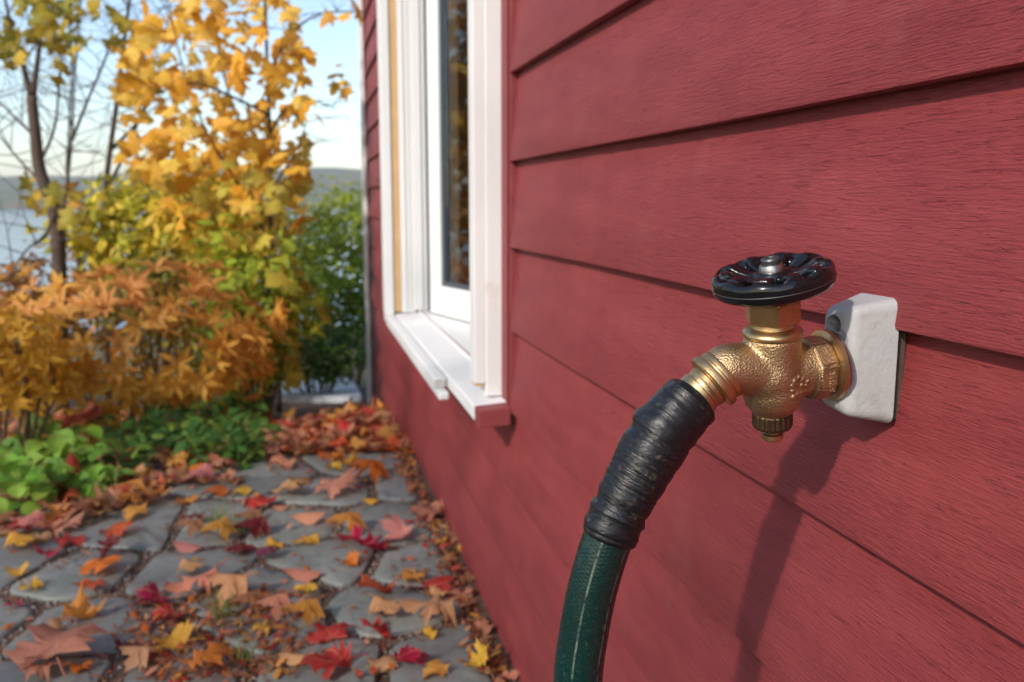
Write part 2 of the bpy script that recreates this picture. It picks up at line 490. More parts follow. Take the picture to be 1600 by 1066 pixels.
hpart('end_wall', boxes('end_wall', [(.152, 2.7, CORNER - .12, CORNER - .002, -.55, top)]), 'red_trim')
hpart('corner_board', bevel_box('corner_board', -.017, .10, CORNER, CORNER + .022, -.5, top, .002), 'white_paint')
hpart('corner_board', bevel_box('corner_board', -.017, .0005, CORNER - .085, CORNER - .001, -.5, top, .002), 'white_paint')
# red trim strip beside the window with its raised bead
hpart('side_trim', bevel_box('side_trim', .001, .0185, 1.4735, 1.5435, ZC - .3575, WTOP, .002), 'red_trim')
hpart('trim_bead', bevel_box('trim_bead', -.004, .0008, 1.480, 1.4875, ZC - .357, WTOP, .0018), 'red_trim')

win = empty('window', (0, 0, 0), parent=house)
win['label'] = 'white casement window standing ajar'
def wpart(name, me, mat='white_paint'): return hpart(name, me, mat, win)
FS = -.347 + ZC
# sill: outer nosing, inner board
wpart('sill', bevel_box('sill', -.057, .012, 1.506, 2.97, FS - .033, FS, .004, 2, lambda c: (c.x, c.y, c.z - (.006 if c.x < 0 and c.z > FS - .01 else 0))))
wpart('sill_board', bevel_box('sill_board', .0125, .36, 1.556, 2.814, FS - .03, FS + .007, .003))
wpart('sill_horn', bevel_box('sill_horn', -.056, .0003, 1.466, 1.5055, FS - .034, FS - .002, .002, 2, lambda c: (c.x, c.y, c.z - .004 * (c.x < -.02))), 'red_trim')
wpart('near_casing', bevel_box('near_casing', -.027, .10, 1.5445, 1.60, FS + .0005, WTOP - .09, .003))
wpart('casing_strip', bevel_box('casing_strip', -.047, -.0272, 1.548, 1.592, FS + .024, WTOP - .09, .0025))
wpart('strip_foot', bevel_box('strip_foot', -.045, -.030, 1.550, 1.588, FS + .019, FS + .0238, .001), 'tan_wood')
wpart('far_casing', bevel_box('far_casing', -.037, .006, 2.82, 3.018, FS + .0005, WTOP - .09, .003))
wpart('far_jamb', bevel_box('far_jamb', .0065, .062, 2.80, 2.875, FS + .0075, WTOP - .09, .003))
for k, (a, b) in enumerate([(-.026, -.022), (-.012, -.008), (.022, .026), (.042, .046)]):
    yy = 2.82 if b < .006 else 2.80
    wpart('jamb_bead', bevel_box('jamb_bead', a, b, yy - .0035, yy - .0003, FS + .012, WTOP - .09, .001))
wpart('head_casing', bevel_box('head_casing', -.037, .10, 1.5445, 3.018, WTOP - .0895, WTOP - .001, .003))
# storm frame that stands proud of the far half of the window
wpart('storm_ledge', bevel_box('storm_ledge', -.086, -.0585, 1.785, 2.93, FS - .036, FS - .010, .006, 3, lambda c: (c.x, c.y + (.02 if c.z < FS - .02 and c.y < 2 else 0), c.z)))
wpart('storm_drip', bevel_box('storm_drip', -.080, -.0586, 1.765, 2.92, FS - .052, FS - .0365, .004, 2))
wpart('storm_post', bevel_box('storm_post', -.089, -.062, 2.83, 2.915, FS - .0095, WTOP - .02, .003))
wpart('storm_strip', bevel_box('storm_strip', -.0615, -.0375, 2.835, 2.90, FS + .0005, WTOP - .02, .002), 'tan_wood')
# sash: hinged at the far jamb, swung into the room
SA = rad(16.7)
sash = Matrix.Translation(Vector((.036, 2.712, 0))) @ Matrix.Rotation(math.pi + SA, 4, 'Z')   # local +Y runs back along the sash
def spart(name, me, mat='white_paint'):
    me.transform(sash); return hpart(name, me, mat, win)
SL, ST = .90, .045   # length and thickness; local -X is indoors -> local +X faces out
zb, zt = FS + .012, WTOP - .12
spart('sash_stile', bevel_box('sash_stile', -ST, 0, 0, .075, zb, zt, .003))
spart('sash_stile', bevel_box('sash_stile', -ST, 0, SL - .075, SL, zb, zt, .003))
spart('sash_rail', bevel_box('sash_rail', -ST, -.0005, .0755, SL - .0755, zb, zb + .086, .003))
spart('sash_rail', bevel_box('sash_rail', -ST, -.0005, .0755, SL - .0755, zt - .085, zt, .003))
spart('gasket', bevel_box('gasket', -.030, -.006, .0757, SL - .0757, zb + .0865, zb + .100, .001), 'gasket')
spart('gasket', bevel_box('gasket', -.030, -.006, .0757, .089, zb + .1005, zt - .0855, .001), 'gasket')
spart('pane', bevel_box('pane', -.022, -.016, .090, SL - .076, zb + .101, zt - .086, 0), 'pane_glass')
hpart('hinge_gap_shade', bevel_box('hinge_gap_shade', .040, .058, 2.775, 2.7985, FS + .0075, WTOP - .09, .001), 'gasket', win)  # dark strip standing in for the shaded gap beside the sash

# ------------------------------------------------------------------ mounting block behind the tap
TY = .479
def block_mesh():
    bm = bmesh.new()
    z0, z1 = ZC - .1335, ZC - .0565
    yb0, yb1, yf0, yf1 = .4600, .5030, .4640, .4950
    v = [bm.verts.new(p) for p in ((.003, yb0, z0), (.003, yb1, z0), (.003, yb1, z1), (.003, yb0, z1),
                                   (-.027, yf0, z0 + .005), (-.027, yf1, z0 + .009), (-.0265, yf1, z1 - .009), (-.0265, yf0, z1 - .004))]
    for q in ((0, 1, 2, 3), (7, 6, 5, 4), (0, 4, 5, 1), (1, 5, 6, 2), (2, 6, 7, 3), (3, 7, 4, 0)): bm.faces.new([v[i] for i in q])
    bmesh.ops.recalc_face_normals(bm, faces=bm.faces)
    ed = [e for e in bm.edges if not all(x.co.x > 0 for x in e.verts)]
    bmesh.ops.bevel(bm, geom=ed, offset=.0072, segments=6, affect='EDGES', profile=.55)
    me = bpy.data.meshes.new('plate'); bm.to_mesh(me); bm.free(); return me
def cut(me, cutters):
    o = bpy.data.objects.new('tmp', me); C.objects.link(o); tmp = []
    for vf in cutters:
        cm = auto_smooth(mesh('c', *vf)); co = bpy.data.objects.new('c', cm); C.objects.link(co); tmp.append(co)
        b = o.modifiers.new('b', 'BOOLEAN'); b.object = co; b.operation = 'DIFFERENCE'; b.solver = 'EXACT'
    out = bpy.data.meshes.new_from_object(o.evaluated_get(bpy.context.evaluated_depsgraph_get()))
    for q in [o] + tmp: bpy.data.objects.remove(q)
    return out
cy = lambda r, h, p, d, n=40: (xf(lathe([(r, 0), (r, h)], n)[0], axis_mat(p, d)), lathe([(r, 0), (r, h)], n)[1])
bm_ = block_mesh()
hole_z = ZC - .0735
kv, kf = lathe([(.0056, 0), (.0056, .025)], 40)
keyhole = (xf([(x, y * 1.0, z) for x, y, z in kv], axis_mat((-.035, .4815, hole_z), (1, 0, 0)) @ Matrix.Diagonal((1.35, 1.0, 1, 1))), kf)
dish = (xf(lathe([(.0235, -.002), (.0235, .0), (.0195, .0035)], 48)[0], axis_mat((-.0292, TY, ZC - .0955), (1, 0, 0))), lathe([(.0235, -.002), (.0235, .0), (.0195, .0035)], 48)[1])
plate_me = auto_smooth(cut(bm_, [keyhole, dish]), 32)
BB = Vector((0, TY, ZC - .095))
plate_me.transform(Matrix.Translation(-BB)); plate_me.materials.clear()
blk = tag(empty('mounting_block', BB), 'worn off-white mounting block screwed to the red boards behind the brass tap', 'mounting block')
link('plate', plate_me, 'block_grey', blk)
sv, sf = lathe([(.0001, .0), (.0032, .0), (.0040, -.0010), (.0040, -.0022), (.0001, -.0022)], 24, False)
scr = auto_smooth(mesh('screw', xf(sv, axis_mat((-.0140 + 0, .4815, hole_z), (-1, 0, 0))), sf))
scr.transform(Matrix.Translation(-BB)); link('screw', scr, 'steel', blk)
def rbox(x0, x1, y0, y1, z0, z1, bev):
    me = bevel_box('b', x0, x1, y0, y1, z0, z1, bev); me.transform(Matrix.Translation(-BB)); return me
link('rear_shadow_filler', rbox(.0005, .0118, .4640, .4995, ZC - .1315, ZC - .0775, .001), 'bark', blk)  # dark filler behind the block, standing in for the shadow along its edge

# ------------------------------------------------------------------ brass tap (own frame: +X to the wall, +Z up the stem)
BODY = Vector((-.0676, TY, -.1025 + ZC))
tap = tag(empty('garden_tap', BODY, (rad(8), rad(-7.2), 0)), 'rough cast brass garden tap with black handwheel on the red wall', 'tap')
def tpart(name, v, f, mat, parent=None, ang=35): return link(name, auto_smooth(mesh(name, v, f), ang), mat, tap if parent is None else parent)
def lx(prof, p, d, n=64):
    v, f = lathe(prof, n); return xf(v, axis_mat(p, d)), f
mm = .001
out_dir = Vector((-.77, 0, -.64)).normalized()
out_dir = (Matrix.Rotation(rad(7.2), 3, 'Y') @ out_dir)           # given in the world, turned into the tap's frame
col_c = Vector((-.0362, 0, .0040))
nk = smooth_path([(-.002, 0, .0015), (-.016, 0, .0060), col_c - out_dir * .0080 + Vector((0, 0, .0004)), col_c], 6)
sph = lathe([(.0200 * math.sin(math.pi * k / 16), -.0200 * math.cos(math.pi * k / 16)) for k in range(1, 16)], 64)
sph = ([(x * 1.02 - .0015, y * .93, z * .98 + .0005) for x, y, z in sph[0]], sph[1])
solids = [
    lathe([(.0108, -.0250), (.0120, -.0240), (.0134, -.0222), (.0164, -.0185), (.0180, -.0120), (.0180, .003), (.0170, .012), (.0168, .0235), (.0168, .0255)], 72),
    sph,
    lx([(.0162, 0), (.0160, .014), (.0162, .020), (.0172, .026)], (0, 0, -.0005), (1, 0, .02)),
    tube(nk, [.0165 - .0022 * k / (len(nk) - 1) for k in range(len(nk))], 48),
]
rough_me = baked(*join(solids), .0009, 30, 'body')
bvh = BVHTree.FromPolygons([v.co for v in rough_me.vertices], [tuple(p.vertices) for p in rough_me.polygons])
marks = []
for dx, dz, r in ((-.0004, .0052, .0018), (-.0034, .0040, .0018), (-.0052, .0012, .0017), (.0024, .0030, .0016), (-.0044, -.0020, .0018), (-.0014, .0012, .0012), (.0022, -.0004, .0017), (.0050, -.0012, .0016), (.0062, .0014, .0012),
                  (-.0040, -.0058, .0020), (-.0008, -.0050, .0016), (.0022, -.0056, .0018), (.0054, -.0050, .0014), (.0084, -.0060, .0012), (.0100, -.0046, .0010)):
    hit = bvh.ray_cast(Vector((.0080 + dx, -.1, -.0030 + dz)), Vector((0, 1, 0)))
    if hit[0] is not None:
        vv, ff = lathe([(r * math.sin(math.pi * k / 8), -r * math.cos(math.pi * k / 8)) for k in range(1, 8)], 14)
        marks.append((xf([(x, y, z * .62) for x, y, z in vv], axis_mat(hit[0] - hit[1] * r * .05, hit[1])), ff))
V0 = [tuple(v.co) for v in rough_me.vertices]; F0 = [tuple(p.vertices) for p in rough_me.polygons]
body_me = baked(*join([(V0, F0)] + marks), .00042, 3, 'body')
body = link('body', body_me, 'brass_cast', tap)
# bonnet ring, neck and packing nut
tpart('bonnet_ring', *lathe([(.0160, .0250), (.0173, .0256), (.0175, .0272), (.0170, .0284), (.0150, .0300), (.0128, .0308), (.0122, .0330), (.0128, .0342)], 72), 'brass_turned')
def hexa(r, z0, z1, ch=.0012, n=6, rot=0.0):
    V, F = [], []
    for rr, z in ((r - ch, z0), (r, z0 + ch * .6), (r, z1 - ch * .6), (r - ch, z1)):
        for i in range(n):
            a = rot + 2 * math.pi * i / n; V.append((rr * math.cos(a), rr * math.sin(a), z))
    for j in range(3):
        for i in range(n): F.append((j * n + i, j * n + (i + 1) % n, (j + 1) * n + (i + 1) % n, (j + 1) * n + i))
    F.append(tuple(range(n))[::-1]); F.append(tuple(3 * n + i for i in range(n)))
    return V, F
nut_v, nut_f = hexa(.0166, .0335, .0475, .0013, 6, rad(12))
nm = mesh('packing_nut', nut_v, nut_f)
bm = bmesh.new(); bm.from_mesh(nm); bmesh.ops.bevel(bm, geom=list(bm.edges), offset=.0005, segments=2, affect='EDGES'); bm.to_mesh(nm); bm.free()
link('packing_nut', auto_smooth(nm, 25), 'brass_turned', tap)
tpart('stem', *lathe([(.0062, .046), (.0062, .052), (.0082, .0522), (.0082, .057)], 40), 'brass_turned')
# wall end: rough collar with flats, flange, steel washer
cv, cf = hexa(.0196, .0205, .0345, .0016, 8, rad(22.5))
cm = mesh('wall_collar', xf(cv, axis_mat((0, 0, -.0005), (1, 0, 0))), cf)
bm = bmesh.new(); bm.from_mesh(cm); bmesh.ops.bevel(bm, geom=list(bm.edges), offset=.0014, segments=3, affect='EDGES'); bm.to_mesh(cm); bm.free()
collar = link('wall_collar', auto_smooth(cm, 40), 'brass_cast', tap)
tpart('wall_flange', *lx([(.0182, .0335), (.0204, .0345), (.0218, .0352), (.0220, .0378), (.0212, .0388), (.0190, .0392)], (0, 0, -.0005), (1, 0, 0)), 'brass_turned')
tpart('washer', *lx([(.0196, .0393), (.0208, .0395), (.0208, .0408), (.0192, .0411)], (0, 0, -.0005), (1, 0, 0)), 'steel')
# outlet collar with two rims
tpart('outlet_collar', *lx([(.0136, -.0062), (.0158, -.0058), (.0163, -.0050), (.0163, -.0022), (.0158, -.0016), (.0158, -.0006), (.0172, .0000), (.0176, .0010), (.0176, .0040), (.0170, .0048), (.0140, .0052)], col_c, out_dir, 72), 'brass_turned')
# drain cap: knurled ring and tip
n = 60; V, F = [], []
for j, (r, z) in enumerate(((.0110, -.0242), (.0120, -.0250), (.0121, -.0320), (.0112, -.0340), (.0060, -.0344))):
    for i in range(n):
        a = 2 * math.pi * i / n; k = .0007 if (i % 3 == 0 and 0 < j < 4) else 0
        V.append(((r - k) * math.cos(a), (r - k) * math.sin(a), z))
for j in range(4):
    for i in range(n): F.append((j * n + i, (j + 1) * n + i, (j + 1) * n + (i + 1) % n, j * n + (i + 1) % n))
F.append(tuple(range(n)))
F.append(tuple(4 * n + i for i in range(n))[::-1])
cap = tpart('drain_cap', V, F, 'bronze_knurl', None, 20)
tpart('drain_tip', *lathe([(.0054, -.0342), (.0054, -.0378), (.0064, -.0384), (.0066, -.0412), (.0056, -.0424), (.0030, -.0426)][::-1], 40), 'brass_turned', cap)
# handwheel
WZ = .0595
parts = []
NS = 10
rim = []
for a in range(144):
    th = 2 * math.pi * a / 144
    bump = .5 + .5 * math.cos(th * NS)
    for k in range(20):
        ph = 2 * math.pi * k / 20
        cx_, sx_ = math.cos(ph), math.sin(ph)
        e = .72
        rr = .0298 + math.copysign(abs(cx_) ** e, cx_) * .0052
        zz = math.copysign(abs(sx_) ** e, sx_) * .0066
        if sx_ > 0: zz *= .86 + .16 * bump
        if sx_ > 0 and cx_ < .2: zz *= .55 + .45 * min(1, 1.6 * bump)
        rim.append((rr * math.cos(th), rr * math.sin(th), zz))
rf = [(a * 20 + k, ((a + 1) % 144) * 20 + k, ((a + 1) % 144) * 20 + (k + 1) % 20, a * 20 + (k + 1) % 20) for a in range(144) for k in range(20)]
parts.append((rim, rf))
parts.append(lathe([(.0176, -.0030), (.0186, -.0018), (.0176, -.0004), (.012, .0010), (.0095, .0046), (.008, .0050)], 48))
parts.append(lathe([(.0092, -.0062), (.0098, -.004), (.0098, .003), (.009, .0046)], 40))
for s in range(NS):
    th = 2 * math.pi * s / NS
    pts = [Vector((r * math.cos(th), r * math.sin(th), z)) for r, z in ((.009, .0008), (.015, .0008), (.020, .0022), (.0245, .0042), (.029, .0044))]
    d = Vector((-math.sin(th), math.cos(th), 0))
    V, F = [], []
    for p, (w, h) in zip(pts, ((.0030, .0024), (.0040, .0026), (.0046, .0032), (.0049, .0038), (.0046, .0034))):
        for k in range(12):
            ph = 2 * math.pi * k / 12
            V.append(p + d * (w * math.copysign(abs(math.cos(ph)) ** .6, math.cos(ph))) + Vector((0, 0, h * math.copysign(abs(math.sin(ph)) ** .6, math.sin(ph)))))
    for j in range(4):
        for k in range(12): F.append((j * 12 + k, j * 12 + (k + 1) % 12, (j + 1) * 12 + (k + 1) % 12, (j + 1) * 12 + k))
    F.append(tuple(range(12))[::-1]); F.append(tuple(48 + k for k in range(12)))
    parts.append((V, F))
wheel_me = baked(*join(parts), .00038, 2, 'handwheel')
TILT = Matrix.Translation((0, 0, WZ)) @ Matrix.Rotation(rad(-6.0), 4, 'Y') @ Matrix.Rotation(rad(-2.0), 4, 'X')
wheel_me.transform(TILT @ Matrix.Rotation(rad(14), 4, 'Z'))
wheel = link('handwheel', wheel_me, 'black_enamel', tap)
seam = []
for r, z in ((.03480, -.0013), (.03525, -.0009), (.03480, -.0005)): seam.append((r, WZ + z))
TL = TILT @ Matrix.Translation((0, 0, -WZ))
sv, sf = lathe(seam, 128, False)
link('mould_seam', mesh('mould_seam', xf(sv, TL), sf, True), 'dark_steel', wheel)
sv, sf = lathe([(.0066, WZ + .0046), (.0074, WZ + .0050), (.0072, WZ + .0066), (.0062, WZ + .0088)], 40)
link('wheel_washer', auto_smooth(mesh('wheel_washer', xf(sv, TL), sf)), 'steel', wheel)
sv, sf = lathe([(.0052, WZ + .0086), (.0054, WZ + .0092), (.0054, WZ + .0116), (.0046, WZ + .0126), (.0030, WZ + .0126), (.0028, WZ + .0119), (.0002, WZ + .0119)], 40, False)
link('wheel_screw', auto_smooth(mesh('wheel_screw', xf(sv, TL), sf)), 'dark_steel', wheel)
# cast marks: a worn rosette on the body, raised letters on the collar
def text_mesh(s, size, mat4, name):
    cu = bpy.data.curves.new(name, 'FONT'); cu.body = s; cu.size = size; cu.extrude = .0004; cu.bevel_depth = .00012; cu.align_x = 'CENTER'; cu.align_y = 'CENTER'
    o = bpy.data.objects.new('tmp', cu); C.objects.link(o)
    me = bpy.data.meshes.new_from_object(o.evaluated_get(bpy.context.evaluated_depsgraph_get()))
    bpy.data.objects.remove(o); me.name = name; me.materials.clear(); me.transform(mat4); return me
face = Matrix.Translation((.0290, -.0180, -.0040)) @ Matrix.Rotation(rad(90), 4, 'X') @ Matrix.Rotation(rad(90), 4, 'Z')
link('raised_lettering', text_mesh('SNUR', .0048, face, 'raised_lettering'), 'brass_cast', collar)
face2 = Matrix.Translation((.0262, -.0180, .0056)) @ Matrix.Rotation(rad(90), 4, 'X')
link('raised_lettering', text_mesh('T', .0062, face2, 'raised_lettering'), 'brass_cast', collar)

# ------------------------------------------------------------------ garden hose
bpy.context.view_layer.update()
tapM = tap.matrix_world.copy()
oc = tapM @ (col_c + out_dir * .0053); od = (tapM.to_3x3() @ out_dir).normalized()
def hz(x, z, y=TY): return Vector((x, y, z + ZC))
HX = [oc, oc + od * .012] + [at_y(x, y, TY) for x, y in ((1079, 625), (1034, 678), (997, 743), (957, 822), (928, 911), (912, 990), (903, 1066))]
HX += [hz(-.1885, -.36), hz(-.1880, -.45), hz(-.186, -.58, .475), hz(-.183, -.70, .455), hz(-.18, -.785, .40), hz(-.18, -.8145, .28), hz(-.20, -.815, .10), hz(-.26, -.815, -.15), hz(-.40, -.815, -.45)]
path = smooth_path(HX, 22)
hose = tag(empty('garden_hose', (path[-1].x, path[-1].y, 0)), 'dark green rubber hose bound with black tape at its brass coupling', 'hose')
HB = hose.location.copy()
def h_add(name, me, mat, parent=None):
    me.transform(Matrix.Translation(-HB)); return link(name, me, mat, hose if parent is None else parent)
v, f = lathe([(.0118, -.001), (.0132, .0004), (.0134, .0030), (.0126, .0042), (.0126, .0062), (.0134, .0068), (.0134, .0190), (.0126, .0200)], 56)
h_add('coupling', auto_smooth(mesh('coupling', xf(v, axis_mat(oc, od)), f)), 'brass_turned')
L = [0]
for i in range(1, len(path)): L.append(L[-1] + (path[i] - path[i - 1]).length)
i0 = next(i for i, l in enumerate(L) if l > .0138); i1 = next(i for i, l in enumerate(L) if l > .1165)
h_add('tube', tube(path[i0:], [.0148] * (len(path) - i0), 40, True, 'tube'), 'hose_green')
ss = smooth_path(path[i0:i1:4], 9)
tl = sum((ss[i] - ss[i - 1]).length for i in range(1, len(ss)))
wob = [rng.uniform(-1, 1) for _ in range(400)]
def tape_r(a, l):
    s = l / tl
    r = .0164 + .0028 * math.exp(-((s - .34) / .30) ** 2) + .0004 * math.exp(-((s - .02) / .05) ** 2)
    r += .0014 * math.exp(-((s - .27) / .03) ** 2) * (.4 + .6 * math.cos(a - 3.6)) - .0014 * math.exp(-((s - .345) / .03) ** 2) * (.4 + .6 * math.cos(a - 3.4))
    r += .0011 * math.exp(-((s - .84) / .02) ** 2) - .0008 * math.exp(-((s - .79) / .025) ** 2) + .0007 * math.exp(-((s - .93) / .02) ** 2)
    x = l / .0012; i = int(x); w = wob[i] * (1 - x + i) + wob[i + 1] * (x - i)
    r += .00022 * w + .00025 * math.sin(a * 2 + l * 500) * math.sin(l * 180 + a) + .0003 * math.sin(3 * a + 60 * l)
    if s > .985: r -= .0012 * (s - .985) / .015
    if s < .02: r -= .0016 * (.02 - s) / .02
    return r
h_add('tape_wrap', tube(ss, [tape_r] * len(ss), 72, True, 'tape_wrap'), 'black_tape')
# ------------------------------------------------------------------ flagstone path
path_o = tag(empty('path', (-.55, 2.0, -.02)), 'path of irregular grey slate flagstones', kind='structure')
seed_px = [(560, 722), (430, 745), (650, 752), (505, 762), (610, 815), (450, 820), (330, 822), (215, 830), (670, 885), (500, 880), (300, 888),
           (120, 890), (10, 880), (420, 915), (600, 950), (130, 985), (430, 985), (700, 1030), (500, 1040), (290, 1050), (60, 1064), (-80, 985)]
seeds = [(lambda p: (p.x, p.y))(at_z(x, y, 0)) for x, y in seed_px] + [(-.15, 1.2), (-.45, 1.22), (-.78, 1.2), (-1.1, 1.25), (-.2, .9), (-.55, .88), (-.95, .9)]
bound = [(-.038, .7), (-.045, 2.93), (-.48, 3.02), (-.80, 2.62), (-1.15, 2.40), (-1.5, 2.1), (-1.5, .7)]
def clip(poly, px, py, nx, ny):
    out = []
    for i in range(len(poly)):
        a, b = poly[i], poly[(i + 1) % len(poly)]
        da = (a[0] - px) * nx + (a[1] - py) * ny; db = (b[0] - px) * nx + (b[1] - py) * ny
        if da <= 0: out.append(a)
        if da * db < 0:
            t = da / (da - db); out.append((a[0] + t * (b[0] - a[0]), a[1] + t * (b[1] - a[1])))
    return out
stones = []
for i, s in enumerate(seeds):
    poly = bound
    for j, q in enumerate(seeds):
        if i == j or not poly: continue
        dx, dy = q[0] - s[0], q[1] - s[1]; d = math.hypot(dx, dy); g = rng.uniform(.006, .020)
        poly = clip(poly, s[0] + dx * (.5 - g / d), s[1] + dy * (.5 - g / d), dx / d, dy / d)
    if len(poly) < 3: continue
    pts = []
    for k in range(len(poly)):                       # irregular edges
        a, b = poly[k], poly[(k + 1) % len(poly)]; ln = math.hypot(b[0] - a[0], b[1] - a[1])
        n = max(1, int(ln / .07))
        for m_ in range(n):
            t = m_ / n; jx = rng.uniform(-.008, .004) if m_ else 0
            ex, ey = (b[1] - a[1]) / max(ln, 1e-6), -(b[0] - a[0]) / max(ln, 1e-6)
            pts.append((a[0] + t * (b[0] - a[0]) + ex * jx, a[1] + t * (b[1] - a[1]) + ey * jx))
    for _ in range(2):
        pts = [q for k in range(len(pts)) for q in ((.78 * pts[k][0] + .22 * pts[(k + 1) % len(pts)][0], .78 * pts[k][1] + .22 * pts[(k + 1) % len(pts)][1]),
                                                  (.22 * pts[k][0] + .78 * pts[(k + 1) % len(pts)][0], .22 * pts[k][1] + .78 * pts[(k + 1) % len(pts)][1]))]
    cx_ = sum(p[0] for p in pts) / len(pts); cy_ = sum(p[1] for p in pts) / len(pts); n = len(pts)
    hgt = rng.uniform(-.003, .003); tx, ty = rng.uniform(-.012, .012), rng.uniform(-.012, .012)
    V, F = [], []
    for scale, z, nz in ((1.0, -.05, 0), (1.0, -.008, .002), (.985, -.002, .0015), (.955, 0, .0012), (.6, .001, .0022), (.25, .001, .0015)):
        for p in pts:
            x = (p[0] - cx_) * scale; y = (p[1] - cy_) * scale
            V.append((x, y, hgt + z + x * tx + y * ty + rng.uniform(-nz, nz)))
    for r in range(5):
        for k in range(n): F.append((r * n + k, r * n + (k + 1) % n, (r + 1) * n + (k + 1) % n, (r + 1) * n + k))
    F.append(tuple(5 * n + k for k in range(n)))
    me = auto_smooth(mesh('flagstone', V, F), 50)
    o = link('flagstone', me, 'slate', path_o); o.location = Vector((cx_, cy_, 0)) - path_o.location
    stones.append((cx_, cy_, pts, hgt))

# ------------------------------------------------------------------ leaves
def leaf_template(outline, curl=(0, 0), fold=0.0, wave=0.0, seed=0, ring=.55, center=(0, .3), stem=.0):
    r = random.Random(seed)
    half = outline; pts = [(x, y) for x, y in half] + [(-x, y) for x, y in half[::-1] if abs(x) > 1e-6]
    cx_, cy_ = center; V, F = [], []
    n = len(pts); V.append((cx_, cy_, 0))
    if ring:
        for x, y in pts: V.append((cx_ + (x - cx_) * ring, cy_ + (y - cy_) * ring, 0))
    for x, y in pts: V.append((x, y, 0))
    for i in range(n):
        k = (i + 1) % n
        F.append((0, 1 + i, 1 + k))
        if ring:
            F.append((1 + i, 1 + n + i, 1 + n + k)); F.append((1 + i, 1 + n + k, 1 + k))
    p1, p2 = r.uniform(0, 6), r.uniform(0, 6)
    out = []
    for x, y, z in V:
        yy = y - .4
        z = curl[0] * x * x + curl[1] * yy * yy - fold * abs(x) + wave * (math.sin(5.5 * x + p1) * math.cos(4.5 * y + p2) * (.3 + 2 * (x * x + yy * yy)))
        out.append((x, y, z))
    if stem:
        o = len(out); w = .012
        pth = [(0, .02, out[0][2] * .2), (.03, -stem * .5, .03), (.07, -stem, .02)]
        for a, b, c in pth: out += [(a - w, b, c), (a + w, b, c), (a, b, c + w * 1.6)]
        for s in range(2):
            for k in range(3):
                a, b = o + s * 3 + k, o + s * 3 + (k + 1) % 3
                F.append((a, b, b + 3)); F.append((a, b + 3, a + 3))
    return np.array(out, float), np.array(F, int)
MAPLE = [(0, 0), (.12, -.05), (.36, -.12), (.30, .02), (.44, .08), (.30, .15), (.41, .22), (.45, .33), (.60, .45), (.47, .48), (.42, .57), (.24, .46), (.25, .60), (.32, .70), (.20, .76), (.14, .88), (0, 1.05)]
MAPLE_LO = [(0, 0), (.38, -.12), (.28, .14), (.58, .46), (.24, .46), (.28, .70), (0, 1.05)]
OVAL = [(0, 0), (.14, .12), (.23, .32), (.24, .52), (.17, .76), (.06, .95), (0, 1.0)]
LANCE = [(0, 0), (.10, .18), (.15, .42), (.13, .65), (.06, .88), (0, 1.0)]
ROUND = [(0, 0), (.22, .06), (.38, .28), (.40, .52), (.30, .78), (.12, .95), (0, 1.0)]
def small(outline): return leaf_template(outline, (.25, -.25), .25, 0, 0, 0, (0, .45))
SH = {
    'flat': [leaf_template(MAPLE, (.30, .22), -.08, .34, s, stem=.45) for s in (1, 2, 3)],
    'arched': [leaf_template(MAPLE, (-.85, -.55), .16, .30, s, stem=.4) for s in (4, 5, 6)],
    'cupped': [leaf_template(MAPLE, (1.0, .55), -.15, .35, s, stem=.4) for s in (7, 8, 9)],
    'folded': [leaf_template(MAPLE, (-.3, -.2), .75, .2, s, stem=.3) for s in (10, 11)],
    'oval': [leaf_template(OVAL, (-.5, -.3), .3, .15, s, center=(0, .5)) for s in (12, 13)],
    'rolled': [leaf_template(OVAL, (-3.4, -.05), .2, .06, s, center=(0, .5)) for s in (14, 15)],
}
LM = {k: [np_mesh('leaf_' + k, v, f, smooth=True) for v, f in ts] for k, ts in SH.items()}
for ms in LM.values():
    for me in ms: me.materials.append(M['leaf'])
COL = {'red': (.46, .035, .028), 'crimson': (.40, .015, .055), 'dark red': (.15, .012, .018), 'orange': (.66, .17, .022), 'orange red': (.58, .095, .03), 'yellow': (.74, .40, .04),
       'golden': (.68, .31, .06), 'tan': (.60, .32, .14), 'salmon': (.62, .25, .155), 'brown': (.36, .15, .075), 'pink': (.55, .20, .17), 'purple': (.13, .025, .045)}
def surf(x, y):
    z = gz(x, y)
    for cx_, cy_, pts, h in stones:
        if abs(x - cx_) > .5 or abs(y - cy_) > .5: continue
        ins = False; n = len(pts); j = n - 1
        for i in range(n):
            if (pts[i][1] > y) != (pts[j][1] > y) and x < (pts[j][0] - pts[i][0]) * (y - pts[i][1]) / (pts[j][1] - pts[i][1]) + pts[i][0]: ins = not ins
            j = i
        if ins: return max(z, h + .002)
    return z
def fallen(x, y, size, color, shape, yaw, tilt=(0, 0), lift=0.0, var=.15, center_px=True):
    k = rng.randrange(len(LM[shape])); me = LM[shape][k]; V = SH[shape][k][0]
    R = Matrix.Rotation(yaw, 3, 'Z') @ Matrix.Rotation(tilt[0], 3, 'X') @ Matrix.Rotation(tilt[1], 3, 'Y')
    R = np.array(R) * size
    W = (V - np.array([0, .42, 0])) @ R.T
    o = link('fallen_leaf', me); c = COL[color]
    s = 1 + rng.uniform(-var, var)
    o.color = (*[min(1, q * s * (1 + rng.uniform(-.08, .08))) for q in c], 1)
    off = R @ np.array([0, .42, 0])
    zlow = W[:, 2].min(); zq = np.quantile(W[:, 2], .04)
    o.matrix_world = Matrix.Translation((x - off[0], y - off[1], surf(x, y) - (zlow * .6 + zq * .4) + .0015 + lift - off[2])) @ Matrix(R.tolist()).to_4x4()
    return o
